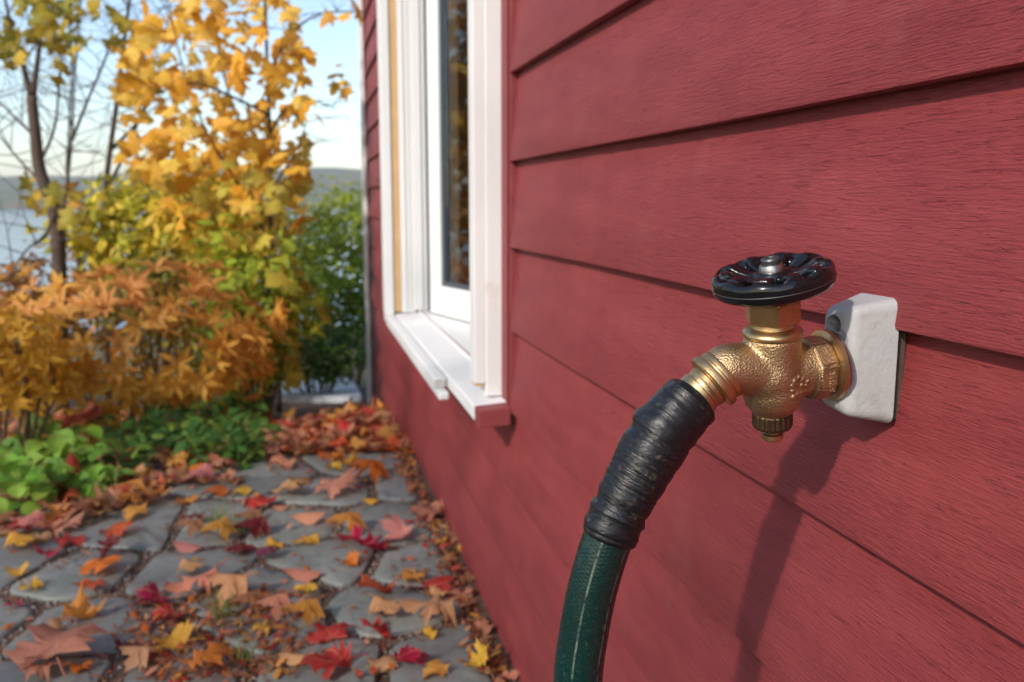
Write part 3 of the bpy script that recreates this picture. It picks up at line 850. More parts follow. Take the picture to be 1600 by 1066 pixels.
LEAVES = [  # x, y, width in the photograph, colour, form
 (228,693,55,'brown','arched'),(264,709,52,'salmon','flat'),(339,711,52,'tan','arched'),(315,693,32,'brown','folded'),(146,723,26,'salmon','cupped'),(71,788,30,'salmon','folded'),(8,767,34,'orange','flat'),
 (210,754,48,'golden','arched'),(194,772,30,'tan','folded'),(239,785,42,'orange','cupped'),(210,793,50,'brown','arched'),(210,811,48,'golden','flat'),(300,759,70,'pink','arched'),(333,748,40,'brown','cupped'),
 (336,777,46,'orange','flat'),(376,777,36,'yellow','flat'),(292,788,36,'golden','flat'),(408,793,55,'red','arched'),(131,811,74,'brown','arched'),(39,835,70,'pink','arched'),(105,830,60,'salmon','arched'),
 (113,848,52,'red','flat'),(34,861,58,'yellow','arched'),(63,851,36,'tan','flat'),(181,838,54,'orange red','flat'),(79,874,50,'crimson','flat'),(173,872,48,'dark red','cupped'),(158,898,72,'orange','arched'),
 (138,927,52,'orange red','arched'),(26,901,40,'yellow','flat'),(50,927,40,'yellow','flat'),(21,955,30,'crimson','flat'),(298,859,58,'pink','rolled'),(299,838,36,'brown','folded'),(302,819,40,'dark red','arched'),
 (376,866,52,'dark red','arched'),(299,902,52,'tan','arched'),(339,847,46,'golden','folded'),(307,932,95,'salmon','arched'),(360,940,60,'tan','folded'),(236,948,60,'crimson','flat'),(389,817,36,'brown','folded'),
 (260,975,54,'red','flat'),(129,970,70,'golden','cupped'),(84,994,46,'tan','flat'),(265,1012,76,'yellow','flat'),(202,1015,48,'dark red','cupped'),(92,1030,150,'salmon','flat'),(131,1054,38,'orange','flat'),
 (325,1050,86,'orange','flat'),(215,1041,46,'tan','folded'),(412,994,40,'yellow','flat'),(388,962,46,'brown','folded'),(60,1064,60,'salmon','arched'),
 (439,732,52,'salmon','flat'),(518,724,44,'orange','flat'),(550,727,30,'yellow','flat'),(523,739,30,'yellow','flat'),(575,750,54,'orange','folded'),(470,757,40,'brown','arched'),(528,770,76,'salmon','arched'),
 (452,777,60,'tan','arched'),(581,789,30,'yellow','rolled'),(486,817,60,'salmon','rolled'),(539,835,50,'golden','folded'),(673,803,68,'salmon','flat'),(620,844,56,'pink','cupped'),(428,855,40,'yellow','arched'),
 (478,851,46,'yellow','arched'),(570,866,88,'crimson','cupped'),(544,888,40,'orange','flat'),(478,903,70,'salmon','rolled'),(477,931,46,'yellow','arched'),(591,935,72,'orange red','cupped'),(649,912,44,'golden','flat'),
 (680,922,64,'red','flat'),(686,937,40,'tan','flat'),(724,932,40,'salmon','flat'),(717,862,24,'yellow','flat'),(418,877,42,'purple','arched'),(370,759,32,'brown','flat'),(394,838,44,'dark red','folded'),
 (605,965,62,'tan','arched'),(673,970,96,'tan','arched'),(513,994,78,'red','flat'),(589,996,66,'red','cupped'),(670,1002,32,'yellow','flat'),(753,983,50,'salmon','flat'),(473,975,52,'golden','folded'),
 (426,965,48,'salmon','folded'),(513,1052,88,'red','flat'),(594,1044,62,'tan','flat'),(639,1046,60,'crimson','cupped'),(678,1062,48,'golden','flat'),(749,1049,58,'yellow','cupped'),(463,1044,60,'tan','rolled'),
 (794,1062,36,'salmon','flat'),(640,905,26,'tan','flat'),(700,880,28,'tan','flat'),(735,905,30,'brown','flat'),(712,846,24,'brown','folded'),(690,822,26,'tan','flat'),(440,800,30,'brown','rolled')]
ORD = ['first', 'second', 'third', 'fourth', 'fifth', 'sixth', 'seventh', 'eighth', 'ninth', 'tenth']
def band(x, y):
    if x < 180 and y < 860: return 'along the green plants'
    if y > 1020: return 'at the front edge of the path'
    if y > 925: return 'on the front flagstones'
    if y > 830: return 'across the middle flagstones'
    if y > 765: return 'beside the dark ground cover'
    return 'near the far end of the path'
FORM = {'flat': 'flat maple leaf', 'arched': 'arched maple leaf', 'cupped': 'upturned maple leaf', 'folded': 'folded maple leaf', 'oval': 'oval leaf', 'rolled': 'rolled up leaf'}
key = {}
for L_ in LEAVES: key.setdefault((L_[3], L_[4], band(L_[0], L_[1])), []).append(L_)
for L_ in LEAVES:
    px, py, w, colr, form = L_
    p = on_ground(px, py + w * .06)
    depth = (p - CAM).dot(FWD)
    unit = 1.12 if form in ('flat', 'arched', 'cupped') else (.85 if form == 'folded' else 1.0)
    size = w * depth / FPX / unit * .94
    yaw = rng.uniform(-math.pi, math.pi)
    if form == 'rolled': yaw = rad(90 + rng.uniform(-15, 15) - 20)
    if form == 'folded': yaw = rad(90 + rng.uniform(-40, 40))
    tilt = (rng.uniform(-.12, .12), rng.uniform(-.12, .12))
    if form == 'cupped': tilt = (rng.uniform(-.5, -.1), rng.uniform(-.35, .35))
    o = fallen(p.x, p.y, size, colr, form, yaw, tilt, lift=.012 if py > 925 and px < 420 and w > 80 else 0)
    same = sorted(key[(colr, form, band(px, py))], key=lambda q: -q[0])
    n = same.index(L_)
    lab = f'{colr} {FORM[form]} {band(px, py)}'
    if len(same) > 1: lab = f'{lab}, {ORD[n]} from the wall'
    tag(o, lab, 'leaf', 'fallen leaves on the flagstone path')
# leaves standing up among the plants
up1 = at_y(119, 762, 2.75); o = fallen(up1.x, up1.y, .105, 'red', 'oval', .4, (1.25, .2)); o.location.z += .015
tag(o, 'red oval leaf standing upright in front of the bright green plants', 'leaf', 'fallen leaves caught in the plants')
def caught(px, py, Y, w, colr, form, lab):
    p = at_y(px, py, Y); o = fallen(p.x, p.y, w * Y / FPX / 1.12, colr, form, rng.uniform(-3, 3), (.8, .3)); o.location.z += p.z - o.location.z - .02
    tag(o, lab, 'leaf', 'fallen leaves caught in the plants')
COL['russet'] = (.30, .055, .035)
caught(128, 660, 3.05, 70, 'russet', 'flat', 'large russet maple leaf leaning under the orange shrub')
caught(405, 618, 3.85, 40, 'golden', 'flat', 'golden maple leaf leaning at the green bush beside the concrete slab')

# the drift of leaves on the slope beyond the flagstones
DC = ['orange red', 'orange', 'salmon', 'tan', 'brown', 'tan', 'golden', 'salmon', 'red', 'tan', 'golden', 'brown', 'brown']
def in_drift(x, y): return -.78 - .10 * (y - 3) < x < -.02 and 2.9 < y < (3.95 if x < -.14 else 4.25) and x > -.62 - .22 * (y - 3.0)
n = 0; cnt = {}
drift = []
while n < 130:
    y = rng.uniform(2.93, 4.2); x = rng.uniform(-.95, -.03)
    if not in_drift(x, y): continue
    drift.append((x, y)); n += 1
drift.sort(key=lambda q: q[1])
for x, y in drift:
    c = rng.choice(DC); fm = rng.choice(['flat', 'arched', 'cupped', 'arched', 'folded'])
    o = fallen(x, y, rng.uniform(.055, .085), c, fm, rng.uniform(-3.1, 3.1), (rng.uniform(-.5, .5), rng.uniform(-.5, .5)), lift=rng.uniform(.006, .035))
    w = 'against the red wall' if x > -.22 else ('left of the middle' if x > -.5 else 'on the far left')
    d = 'front' if y < 3.25 else ('middle' if y < 3.6 else 'back')
    tag(o, f'{c} {FORM[fm]} {w} of the {d} of the leaf drift' if x <= -.22 else f'{c} {FORM[fm]} {w} at the {d} of the leaf drift', 'leaf', 'leaves in the drift beyond the flagstones')
# more leaves at the edge of the bed
for k in range(60):
    px = rng.uniform(0, 420); py = 845 - (px / 420) * 118 + rng.uniform(-46, 18)
    p = on_ground(px, py); c = rng.choice(DC + ['tan', 'brown', 'salmon']); fm = rng.choice(['flat', 'arched', 'cupped', 'folded'])
    o = fallen(p.x, p.y, rng.uniform(.04, .075), c, fm, rng.uniform(-3.1, 3.1), (rng.uniform(-.4, .4), rng.uniform(-.4, .4)), lift=rng.uniform(0, .012))
    w = 'left of the bright green plants' if px < 60 else ('in front of the bright green plants' if px < 190 else ('where the two green plants meet' if px < 300 else 'in front of the dark ground cover'))
    tag(o, f'small {c} {FORM[fm]} {w}', 'leaf', 'small leaves along the plant bed')

# masses of small pieces --------------------------------------------------
def frames(nrm, spin):
    nrm = nrm / np.linalg.norm(nrm, axis=1, keepdims=True)
    ref = np.where(np.abs(nrm[:, 2:3]) < .95, np.array([[0, 0, 1.0]]), np.array([[1.0, 0, 0]]))
    a = np.cross(ref, nrm); a /= np.linalg.norm(a, axis=1, keepdims=True); b = np.cross(nrm, a)
    c, s = np.cos(spin)[:, None], np.sin(spin)[:, None]
    ty = a * c + b * s; tx = np.cross(ty, nrm)
    return np.stack([tx, ty, nrm], axis=2)
def cloud(name, tmpl, pos, R, size, cols, mat='leaf_mass', parent=None, cvar=.18):
    V, F = tmpl; N = len(pos); k = len(V)
    W = np.einsum('nij,kj->nki', R, V) * np.asarray(size)[:, None, None] + np.asarray(pos)[:, None, :]
    FF = (F[None] + (np.arange(N) * k)[:, None, None]).reshape(-1, F.shape[1])
    cc = np.asarray(cols) * (1 + nr.uniform(-cvar, cvar, (N, 1)))
    me = np_mesh(name, W.reshape(-1, 3), FF, np.repeat(np.clip(cc, 0, 1), k, axis=0), True)
    return link(name, me, mat, parent)
def pick(cols, n, w=None): return np.array(cols)[nr.choice(len(cols), n, p=w)]
litC = [COL[c] for c in ('brown', 'brown', 'orange red', 'tan', 'salmon', 'tan', 'orange', 'golden', 'brown', 'salmon', 'red')]
# thick litter of the drift and under the bed
P, S = [], []
for k in range(5200):
    y = 2.93 + 1.7 * nr.random(); x = nr.uniform(-1.1, -.015)
    if x < -.66 - .25 * (y - 3.0) or (y > 3.85 and x < -.16): continue
    P.append((x, y, gz(x, y) + nr.uniform(.0, .028))); S.append(nr.uniform(.03, .065))
for k in range(3800):
    x, y = nr.uniform(-3.2, -.45), nr.uniform(2.3, 5.4)
    if x > -.46 - max(0, (3.02 - y)) * .85 or (y > 3.8 and x > -.75): continue
    P.append((x, y, gz(x, y) + nr.uniform(.0, .02))); S.append(nr.uniform(.03, .07))
P = np.array(P); N = len(P)
nn = np.c_[nr.normal(0, .35, N), nr.normal(0, .35, N), np.ones(N)]
tag(cloud('leaf_litter', leaf_template(MAPLE_LO, (.3, -.3), .15, 0, 1, 0, (0, .3)), P, frames(nn, nr.uniform(0, 6.3, N)), S, pick(litC, N)), 'brown and orange leaf litter heaped beyond the path', kind='stuff')
# crumbs of leaves, needles and gravel in the joints and along the wall
P, S = [], []
for k in range(2600):
    if k < 1200: x, y = -abs(nr.normal(.0, .028)) - .012, nr.uniform(1.2, 3.0)
    else:
        q = on_ground(nr.uniform(200, 470), nr.uniform(930, 1070)) if k < 2000 else Vector((nr.uniform(-1.2, -.05), nr.uniform(1.3, 2.95), 0))
        x, y = q.x, q.y
    P.append((x, y, surf(x, y) + nr.uniform(.0015, .009))); S.append(nr.uniform(.008, .026))
P = np.array(P); N = len(P); nn = np.c_[nr.normal(0, .4, N), nr.normal(0, .4, N), np.ones(N)]
tag(cloud('leaf_crumbs', small(OVAL), P, frames(nn, nr.uniform(0, 6.3, N)), S, pick(litC, N) * .8), 'dry leaf crumbs along the foot of the red wall and between slabs', kind='stuff')
nv = np.array([(0, -.5, 0), (.018, 0, .02), (0, .5, 0), (-.018, 0, .02)]); nf = np.array([(0, 1, 3), (1, 2, 3)])
P = []
for k in range(520):
    q = on_ground(nr.uniform(180, 470), nr.uniform(915, 1070)) if k < 330 else on_ground(nr.uniform(20, 760), nr.uniform(770, 1066))
    P.append((q.x, q.y, surf(q.x, q.y) + .004))
P = np.array(P); N = len(P); nn = np.c_[nr.normal(0, .15, N), nr.normal(0, .15, N), np.ones(N)]
tag(cloud('pine_needles', (nv, nf), P, frames(nn, nr.uniform(0, 6.3, N)), nr.uniform(.03, .09, N), pick([(.30, .12, .05), (.36, .17, .08), (.22, .07, .05)], N)), 'rust brown pine needles scattered on the path', kind='stuff')
pv = np.array([(1, 0, 0), (-1, 0, 0), (0, 1, 0), (0, -1, 0), (0, 0, .8), (0, 0, -.8)], float); pf = np.array([(0, 2, 4), (2, 1, 4), (1, 3, 4), (3, 0, 4), (2, 0, 5), (1, 2, 5), (3, 1, 5), (0, 3, 5)])
P = []
while len(P) < 4200:
    x, y = nr.uniform(-1.25, -.01), nr.uniform(1.25, 3.0)
    if surf(x, y) < -.0075: P.append((x, y, gz(x, y) + .002))
P = np.array(P); N = len(P)
tag(cloud('gravel', (pv, pf), P, frames(nr.normal(0, 1, (N, 3)), nr.uniform(0, 6.3, N)), nr.uniform(.002, .0065, N), pick([(.30, .27, .25), (.40, .36, .33), (.20, .17, .15), (.27, .19, .14)], N)), 'fine gravel in the joints of the path', kind='stuff')
# grass tufts in the joints
bl = np.array([(-.03, 0, 0), (.03, 0, 0), (.02, .5, .1), (-.02, .5, .1), (0, 1, .4)]); bf = np.array([(0, 1, 2), (0, 2, 3), (3, 2, 4)])
for px, py, n, s in ((350, 972, 20, .075), (342, 820, 26, .06), (372, 838, 22, .055), (380, 1040, 12, .06)):
    q = on_ground(px, py); d = nr.normal(0, 1, (n, 3)); d[:, 2] = np.abs(d[:, 2]) * .5
    o = cloud('grass_tuft', (bl, bf), nr.normal(0, .012, (n, 3)) * np.array([1, 1, 0]), frames(d, nr.normal(1.57, .5, n)), nr.uniform(.5, 1.1, n) * s, pick([(.16, .28, .05), (.22, .30, .06), (.28, .27, .07)], n))
    o.location = (q.x, q.y, surf(q.x, q.y))
    w = {350: 'in the front joint beside the large salmon leaf', 342: 'in the joint left of the red arched leaf', 372: 'at the slab edge near the dark red leaves', 380: 'at the front edge of the path'}[px]
    tag(o, 'thin green grass tuft ' + w, 'grass', 'grass tufts in the joints')

# concrete slab at the end of the drift
sl = []
for px, py in ((428, 632), (566, 631), (552, 596), (446, 600)):
    q = on_ground(px, py); sl.append(Vector((q.x, q.y, gz(q.x, q.y) + .045)))
bm = bmesh.new()
tv = [bm.verts.new(q) for q in sl]; bv = [bm.verts.new(q - Vector((0, 0, .09))) for q in sl]
bm.faces.new(tv); bm.faces.new(bv[::-1])
for i in range(4): bm.faces.new([tv[i], bv[i], bv[(i + 1) % 4], tv[(i + 1) % 4]])
bmesh.ops.recalc_face_normals(bm, faces=bm.faces); bmesh.ops.bevel(bm, geom=list(bm.edges), offset=.006, segments=2, affect='EDGES')
me = bpy.data.meshes.new('concrete_slab'); bm.to_mesh(me); bm.free()
o0 = sum(sl, Vector()) / 4; me.transform(Matrix.Translation(-o0))
o = link('concrete_slab', me, 'concrete'); o.location = o0
tag(o, 'pale grey concrete slab lying past the drift of leaves by the house corner', 'slab')

# ------------------------------------------------------------------ plants
def limb(pts, r0, r1, n=8, sub=5):
    q = smooth_path(pts, sub); m = len(q) - 1
    return tube(q, [r0 + (r1 - r0) * (i / m) ** .8 for i in range(m + 1)], n)
def twigs(bases, length, n_each, r, spread=.9, up=.5, child=2, seed=1):
    g = random.Random(seed); parts = []; tips = []
    for pts in bases:
        q = smooth_path(pts, 6)
        for _ in range(n_each):
            i = g.randrange(int(len(q) * .25), len(q)); p = q[i]
            d = Vector((g.gauss(0, spread), g.gauss(0, spread), g.gauss(up, .4))).normalized()
            def go(p, d, L, r, lev):
                a = p + d * L * .5 + Vector((g.gauss(0, .05), g.gauss(0, .05), g.gauss(0, .05))) * L
                b = a + (d + Vector((g.gauss(0, .25), g.gauss(0, .25), g.gauss(.1, .2)))).normalized() * L * .5
                parts.append(tube([p, a, b], [r, r * .7, r * .35], 5)); tips.append(b); tips.append(a)
                if lev < child:
                    for s in range(2):
                        go(a if s else b, (d + Vector((g.gauss(0, .6), g.gauss(0, .6), g.gauss(.1, .4)))).normalized(), L * .6, r * .55, lev + 1)
            go(p, d, length * g.uniform(.6, 1.2), r, 0)
    return parts, tips
def pxs(l, Y): return [at_y(x, y, Y + (dy[0] if dy else 0)) for x, y, *dy in l]
def plant(name, base, label, cat, group=None):
    o = empty(name, base); return tag(o, label, cat, group)
def part_of(root, name, vf, mat, smooth=True):
    me = mesh(name, [Vector(p) - root.location for p in vf[0]], vf[1], smooth); return link(name, me, mat, root)
def leaf_parts(root, name, meshes, pos, R, size, cols):
    for i in range(len(pos)):
        o = link(name, meshes[i % len(meshes)], None, root)
        m = Matrix(( np.asarray(R[i]) * size[i]).tolist()).to_4x4(); m.translation = Vector(pos[i]) - root.location
        o.matrix_local = m; o.color = (*[float(min(1, c)) for c in cols[i]], 1)
def mass(root, name, tmpl, pos, R, size, cols):
    o = cloud(name, tmpl, np.asarray(pos) - np.array(root.location), R, size, cols, parent=root); o['kind'] = 'stuff'; return o
def hang(n, out=None, droop=.6):
    """leaf frames: faces to the sky and outwards, tips drooping"""
    nn = np.c_[nr.normal(0, .6, n), nr.normal(-.35, .6, n), nr.normal(.6, .4, n)]
    return frames(nn, nr.uniform(0, 6.3, n))
def in_poly(poly, n):
    xs_ = [p[0] for p in poly]; ys_ = [p[1] for p in poly]; out = []
    while len(out) < n:
        x, y = rng.uniform(min(xs_), max(xs_)), rng.uniform(min(ys_), max(ys_)); ins = False; j = len(poly) - 1
        for i in range(len(poly)):
            if (poly[i][1] > y) != (poly[j][1] > y) and x < (poly[j][0] - poly[i][0]) * (y - poly[i][1]) / (poly[j][1] - poly[i][1]) + poly[i][0]: ins = not ins
            j = i
        if ins: out.append((x, y))
    return out
TREE_LEAF = [np_mesh('tree_leaf', *leaf_template(MAPLE, (-.35, -.45), .1, .15, s, ring=.55, stem=.35), smooth=True) for s in (31, 32, 33)]
for me in TREE_LEAF: me.materials.append(M['leaf'])
LOW_MAPLE = leaf_template(MAPLE_LO, (-.35, -.4), .1, 0, 1, 0, (0, .3))

# yellow maple: a slender trunk and loose clouds of leaves
YM = 4.75
b = at_y(436, 640, YM); b.z = gz(b.x, b.y)
maple = plant('maple_sapling', b, 'slender maple hung with loose golden yellow leaves behind the shrubs', 'tree')
tr = [b] + pxs([(434, 560), (430, 470), (424, 380), (422, 280), (420, 170), (416, 60), (412, -60), (408, -180)], YM)
part_of(maple, 'trunk', limb(tr, .017, .006, 8), 'bark')
lm_px = [
    [(423, 380), (380, 300, -.1), (330, 220, -.2), (290, 120, -.25), (262, 0, -.3)],
    [(421, 260), (380, 200, .1), (350, 120, .2), (330, 20, .25), (318, -80, .3)],
    [(418, 120), (450, 60, -.1), (490, 26, -.15), (540, 18, -.2), (600, 22, -.2)],
    [(421, 210), (450, 165, 0), (490, 158, .05), (525, 170, .1)],
    [(422, 300), (460, 240, .1), (480, 190, .15)],
    [(426, 420), (370, 380, -.2), (310, 350, -.3), (255, 330, -.4)],
    [(428, 440), (460, 400, -.15), (470, 350, -.2)],
    [(421, 180), (360, 150, -.3), (300, 130, -.5), (235, 150, -.6)]]
limbs = [pxs(l, YM) for l in lm_px]
for l in limbs: part_of(maple, 'branch', limb(l, .008, .0025, 6), 'bark')
tw, tips = twigs(limbs, .22, 7, .0028, .9, .25, 1, 3)
o = part_of(maple, 'twigs', join(tw), 'bark'); o['kind'] = 'stuff'
regions = [([(185, 150), (235, 20), (330, -40), (430, -60), (470, 30), (455, 110), (480, 190), (488, 260), (440, 330), (330, 320), (240, 280), (190, 240)], 400),
           ([(230, 250), (330, 230), (480, 240), (490, 330), (440, 400), (330, 420), (250, 350)], 130),
           ([(240, 300), (330, 290), (400, 300), (400, 350), (300, 360)], 35), ([(385, 420), (480, 400), (480, 470), (440, 560), (395, 560)], 24), ([(490, -30), (570, -30), (570, 30), (500, 30)], 9), ([(505, 95), (550, 95), (550, 150), (508, 150)], 5), ([(440, 70), (480, 60), (500, 200), (450, 240)], 12), ([(230, 130), (190, 80), (240, 40)], 12)]
pos = []
for poly, n in regions:
    for x, y in in_poly(poly, n): pos.append(at_y(x, y, YM + rng.gauss(0, .42)))
yc = [(.84, .50, .05), (.80, .43, .04), (.86, .56, .09), (.76, .38, .03), (.78, .52, .07)]
N = len(pos); R = hang(N); S = nr.uniform(.065, .115, N); cols = pick(yc, N)
for i, p in enumerate(pos):
    if p.z < ZC + .15 and rng.random() < .6: cols[i] = (.55, .45, .06)
k = min(290, N)
leaf_parts(maple, 'leaf', TREE_LEAF, pos[:k], R[:k], S[:k], cols[:k])
mass(maple, 'crown', LOW_MAPLE, [tuple(p) for p in pos[k:]], R[k:], S[k:], cols[k:])

# second tree at the left: dark forking trunk, almost bare, some olive leaves
BT = 5.2
b = at_y(96, 660, BT); b.z = gz(b.x, b.y)
bare = plant('bare_tree', b, 'dark forked tree with few olive leaves standing at the far left', 'tree')
tr = [b] + pxs([(94, 560), (92, 400), (84, 330), (62, 265), (55, 205), (49, 150)], BT)
part_of(bare, 'trunk', limb(tr, .045, .026, 10), 'bark')
bl_px = [[(49, 150), (35, 100), (22, 60), (8, 0), (-5, -70)], [(50, 152), (58, 100), (63, 50), (62, -20), (66, -90)], [(56, 215), (30, 190, .2), (0, 160, .3), (-40, 120, .4)], [(84, 335), (70, 370, -.2), (42, 390, -.3), (10, 440, -.3)],
         [(92, 400), (100, 330, .2), (112, 220, .3), (116, 130, .4), (122, 60, .4), (128, -30, .5)], [(70, 290), (30, 250, .3), (-10, 200, .3)], [(112, 220, .3), (140, 150, .4), (165, 90, .5), (182, 20, .6)], [(60, 260), (85, 200, .3), (92, 130, .3), (96, 60, .35)]]
bl_ = [pxs(l, BT) for l in bl_px]
for i, l in enumerate(bl_): part_of(bare, 'branch', limb(l, .018 if i < 2 else .010, .004, 7), 'bark')
tw, tips = twigs(bl_, .42, 9, .0035, .8, .5, 2, 7)
o = part_of(bare, 'twigs', join(tw), 'bark'); o['kind'] = 'stuff'
pos = [at_y(x, y, BT + rng.gauss(-.1, .3)) for poly, n in (([(8, 10), (100, -30), (165, 50), (150, 75), (90, 70), (30, 72), (10, 120)], 62), ([(0, 60), (28, 60), (36, 110), (10, 110)], 8), ([(170, 25), (212, 30), (200, 70), (175, 70)], 8), ([(75, 70), (100, 90), (100, 118), (85, 118)], 5), ([(40, 285), (70, 285), (70, 330), (45, 330)], 5), ([(65, 300), (130, 290), (130, 340), (70, 340)], 8)) for x, y in in_poly(poly, n)]
N = len(pos); R = hang(N); S = nr.uniform(.06, .115, N)
leaf_parts(bare, 'leaf', TREE_LEAF, pos, R, S, pick([(.46, .36, .03), (.40, .33, .03), (.58, .42, .04), (.34, .32, .04)], N))
# third: thin twin stems between the two
b = at_y(168, 640, 5.9); b.z = gz(b.x, b.y)
thin = plant('thin_tree', b, 'thin bare tree with upright stems between the dark trunk and the maple', 'tree')
st_px = [[(166, 560), (163, 400), (164, 310), (172, 235), (184, 150), (192, 80), (202, 0), (210, -80)], [(163, 380), (110, 300, .2), (108, 200, .3), (112, 110, .3), (108, 20, .3)], [(165, 300), (200, 230, .2), (240, 130, .3), (290, 20, .3), (310, -40, .4)], [(172, 235), (215, 190, .1), (260, 110, .1)]]
sl_ = [[b] + pxs(l, 5.9) if i == 0 else pxs(l, 5.9) for i, l in enumerate(st_px)]
part_of(thin, 'trunk', limb(sl_[0], .028, .007, 8), 'bark')
for l in sl_[1:]: part_of(thin, 'branch', limb(l, .013, .004, 6), 'bark')
tw, tips = twigs(sl_, .5, 9, .0035, .75, .55, 2, 9)
o = part_of(thin, 'twigs', join(tw), 'bark'); o['kind'] = 'stuff'
pos = [at_y(x, y, 5.9 + rng.gauss(0, .3)) for poly, n in (([(180, 60), (260, 0), (260, 150), (190, 140)], 18), ([(60, 300), (180, 280), (180, 350), (60, 350)], 16)) for x, y in in_poly(poly, n)]
N = len(pos)
leaf_parts(thin, 'leaf', TREE_LEAF, pos, hang(N), nr.uniform(.06, .1, N), pick([(.66, .36, .04), (.5, .36, .04)], N))

def shrub(name, label, cx_px, cy_px, Y, rx, rz, ry, n, tmpl, size, cols, stem_mat='stem_brown', n_st=9, top=None, seed=0, rag=.35, part_mesh=None, n_part=0, part_name='leaf_cluster', part_size=None, base_dx=0, inner=1.0):
    c = at_y(cx_px, cy_px, Y); g = gz(c.x, Y)
    root = plant(name, (c.x + base_dx, Y, g), label, 'shrub')
    gr = random.Random(seed); stems = []
    for s in range(n_st):
        a = gr.uniform(0, 6.28); q = gr.uniform(.2, .8)
        tip = Vector((c.x + math.cos(a) * rx * q, Y + math.sin(a) * ry * q, c.z + rz * gr.uniform(.0, .7)))
        b0 = Vector((c.x + base_dx + math.cos(a) * .05, Y + math.sin(a) * .05, g - .01)); m = (b0 * .5 + tip * .5) + Vector((gr.gauss(0, .05), gr.gauss(0, .05), .06))
        stems.append([b0, m, tip])
    for s in stems: part_of(root, 'stem', limb(s, .009, .003, 6), stem_mat)
    d = nr.normal(0, 1, (n, 3)); d /= np.linalg.norm(d, axis=1, keepdims=True)
    lump = 1 + rag * (np.sin(d[:, 0] * 5 + seed) * np.cos(d[:, 2] * 6 + seed * 2) + .5 * np.sin(d[:, 1] * 11 + d[:, 2] * 9))
    rr = nr.uniform(.25, 1, n) ** .45 * lump
    pos = np.c_[c.x + d[:, 0] * rx * rr, Y + d[:, 1] * ry * rr, c.z + d[:, 2] * rz * rr]
    ok = pos[:, 2] > g + .02; pos, d, rr = pos[ok], d[ok], rr[ok]; N = len(pos)
    nn = d * .8 + nr.normal(0, .55, (N, 3)) + np.array([0, -.1, .35])
    R = frames(nn, nr.uniform(0, 6.3, N)); S = nr.uniform(.7, 1.2, N) * size
    cc = pick(cols, N)
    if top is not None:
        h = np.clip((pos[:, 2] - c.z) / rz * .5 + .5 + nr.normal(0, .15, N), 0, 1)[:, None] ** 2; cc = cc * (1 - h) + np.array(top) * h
    mass(root, 'foliage', tmpl, pos, R, S, cc * inner)  # inner darkens the inside leaves, painting the shade behind the rosettes
    if n_part:
        # rosettes on the outside, towards the light
        dd = nr.normal(0, 1, (n_part * 6, 3)); dd /= np.linalg.norm(dd, axis=1, keepdims=True)
        dd = dd[(dd[:, 1] < .25) & (dd[:, 2] > -.75)][:n_part]; m = len(dd)
        lump = 1 + rag * (np.sin(dd[:, 0] * 5 + seed) * np.cos(dd[:, 2] * 6 + seed * 2) + .5 * np.sin(dd[:, 1] * 11 + dd[:, 2] * 9))
        pp = np.c_[c.x + dd[:, 0] * rx * lump * 1.03, Y + dd[:, 1] * ry * lump * 1.03, c.z + dd[:, 2] * rz * lump * 1.03]
        ok = pp[:, 2] > g + .1; pp, dd = pp[ok], dd[ok]; m = len(pp)
        cc = pick(cols, m)
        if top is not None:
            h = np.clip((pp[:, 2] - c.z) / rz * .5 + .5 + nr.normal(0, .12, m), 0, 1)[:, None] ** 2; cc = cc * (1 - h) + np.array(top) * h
        R = frames(dd + nr.normal(0, .3, (m, 3)) + np.array([0, -.25, .45]), nr.uniform(0, 6.3, m))
        leaf_parts(root, part_name, part_mesh, pp, R, nr.uniform(.8, 1.2, m) * (part_size or size), cc)
    return root
# rosettes of narrow leaves for the azalea
def rosette(n, seed):
    r = random.Random(seed); V, F = [], []
    lv, lf = leaf_template(LANCE, (.4, -.5), -.3, 0, 0, 0, (0, .45))
    for i in range(n):
        a = 2 * math.pi * (i + r.uniform(-.25, .25)) / n; up = r.uniform(.05, .75); s = r.uniform(.75, 1.1) * .5
        m = np.array(Matrix.Rotation(a, 3, 'Z') @ Matrix.Rotation(up, 3, 'X')) * s
        o = len(V); V += [tuple(q) for q in (lv @ m.T)]; F += [tuple(q + o) for q in lf]
    me = np_mesh('leaf_cluster', V, F, smooth=True); me.materials.append(M['leaf']); return me
ROS = [rosette(n, s) for n, s in ((6, 1), (7, 2), (8, 3), (6, 4))]
LN = small(LANCE); OV = small(OVAL)
org = [(.74, .33, .03), (.70, .28, .025), (.76, .38, .04), (.64, .24, .03)]
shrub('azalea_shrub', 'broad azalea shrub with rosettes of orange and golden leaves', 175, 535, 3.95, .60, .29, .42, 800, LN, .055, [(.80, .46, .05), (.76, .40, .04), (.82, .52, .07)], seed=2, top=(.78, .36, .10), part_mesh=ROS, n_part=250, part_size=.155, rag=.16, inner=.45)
shrub('azalea_shrub', 'small golden leaved azalea cut off by the left edge beside the bright green plants', 10, 560, 3.3, .17, .19, .2, 500, LN, .05, [(.72, .42, .03), (.66, .36, .03)], seed=5, part_mesh=ROS, n_part=55, part_size=.13, rag=.2)
yg = [(.40, .50, .04), (.50, .56, .05), (.30, .42, .04), (.70, .60, .07)]
shrub('yellow_green_shrub', 'yellow green shrub of drooping leaves just left of the dark round bush', 395, 490, 4.3, .27, .40, .3, 1700, LN, .085, yg, seed=3, rag=.25, part_mesh=TREE_LEAF, n_part=40, part_name='leaf', part_size=.085)
shrub('olive_shrub', 'tall olive yellow shrub behind the orange azalea', 235, 372, 5.6, .50, .36, .4, 2600, OV, .07, [(.66, .54, .05), (.56, .50, .04), (.74, .56, .06), (.42, .44, .04)], seed=6, rag=.3, n_st=14)
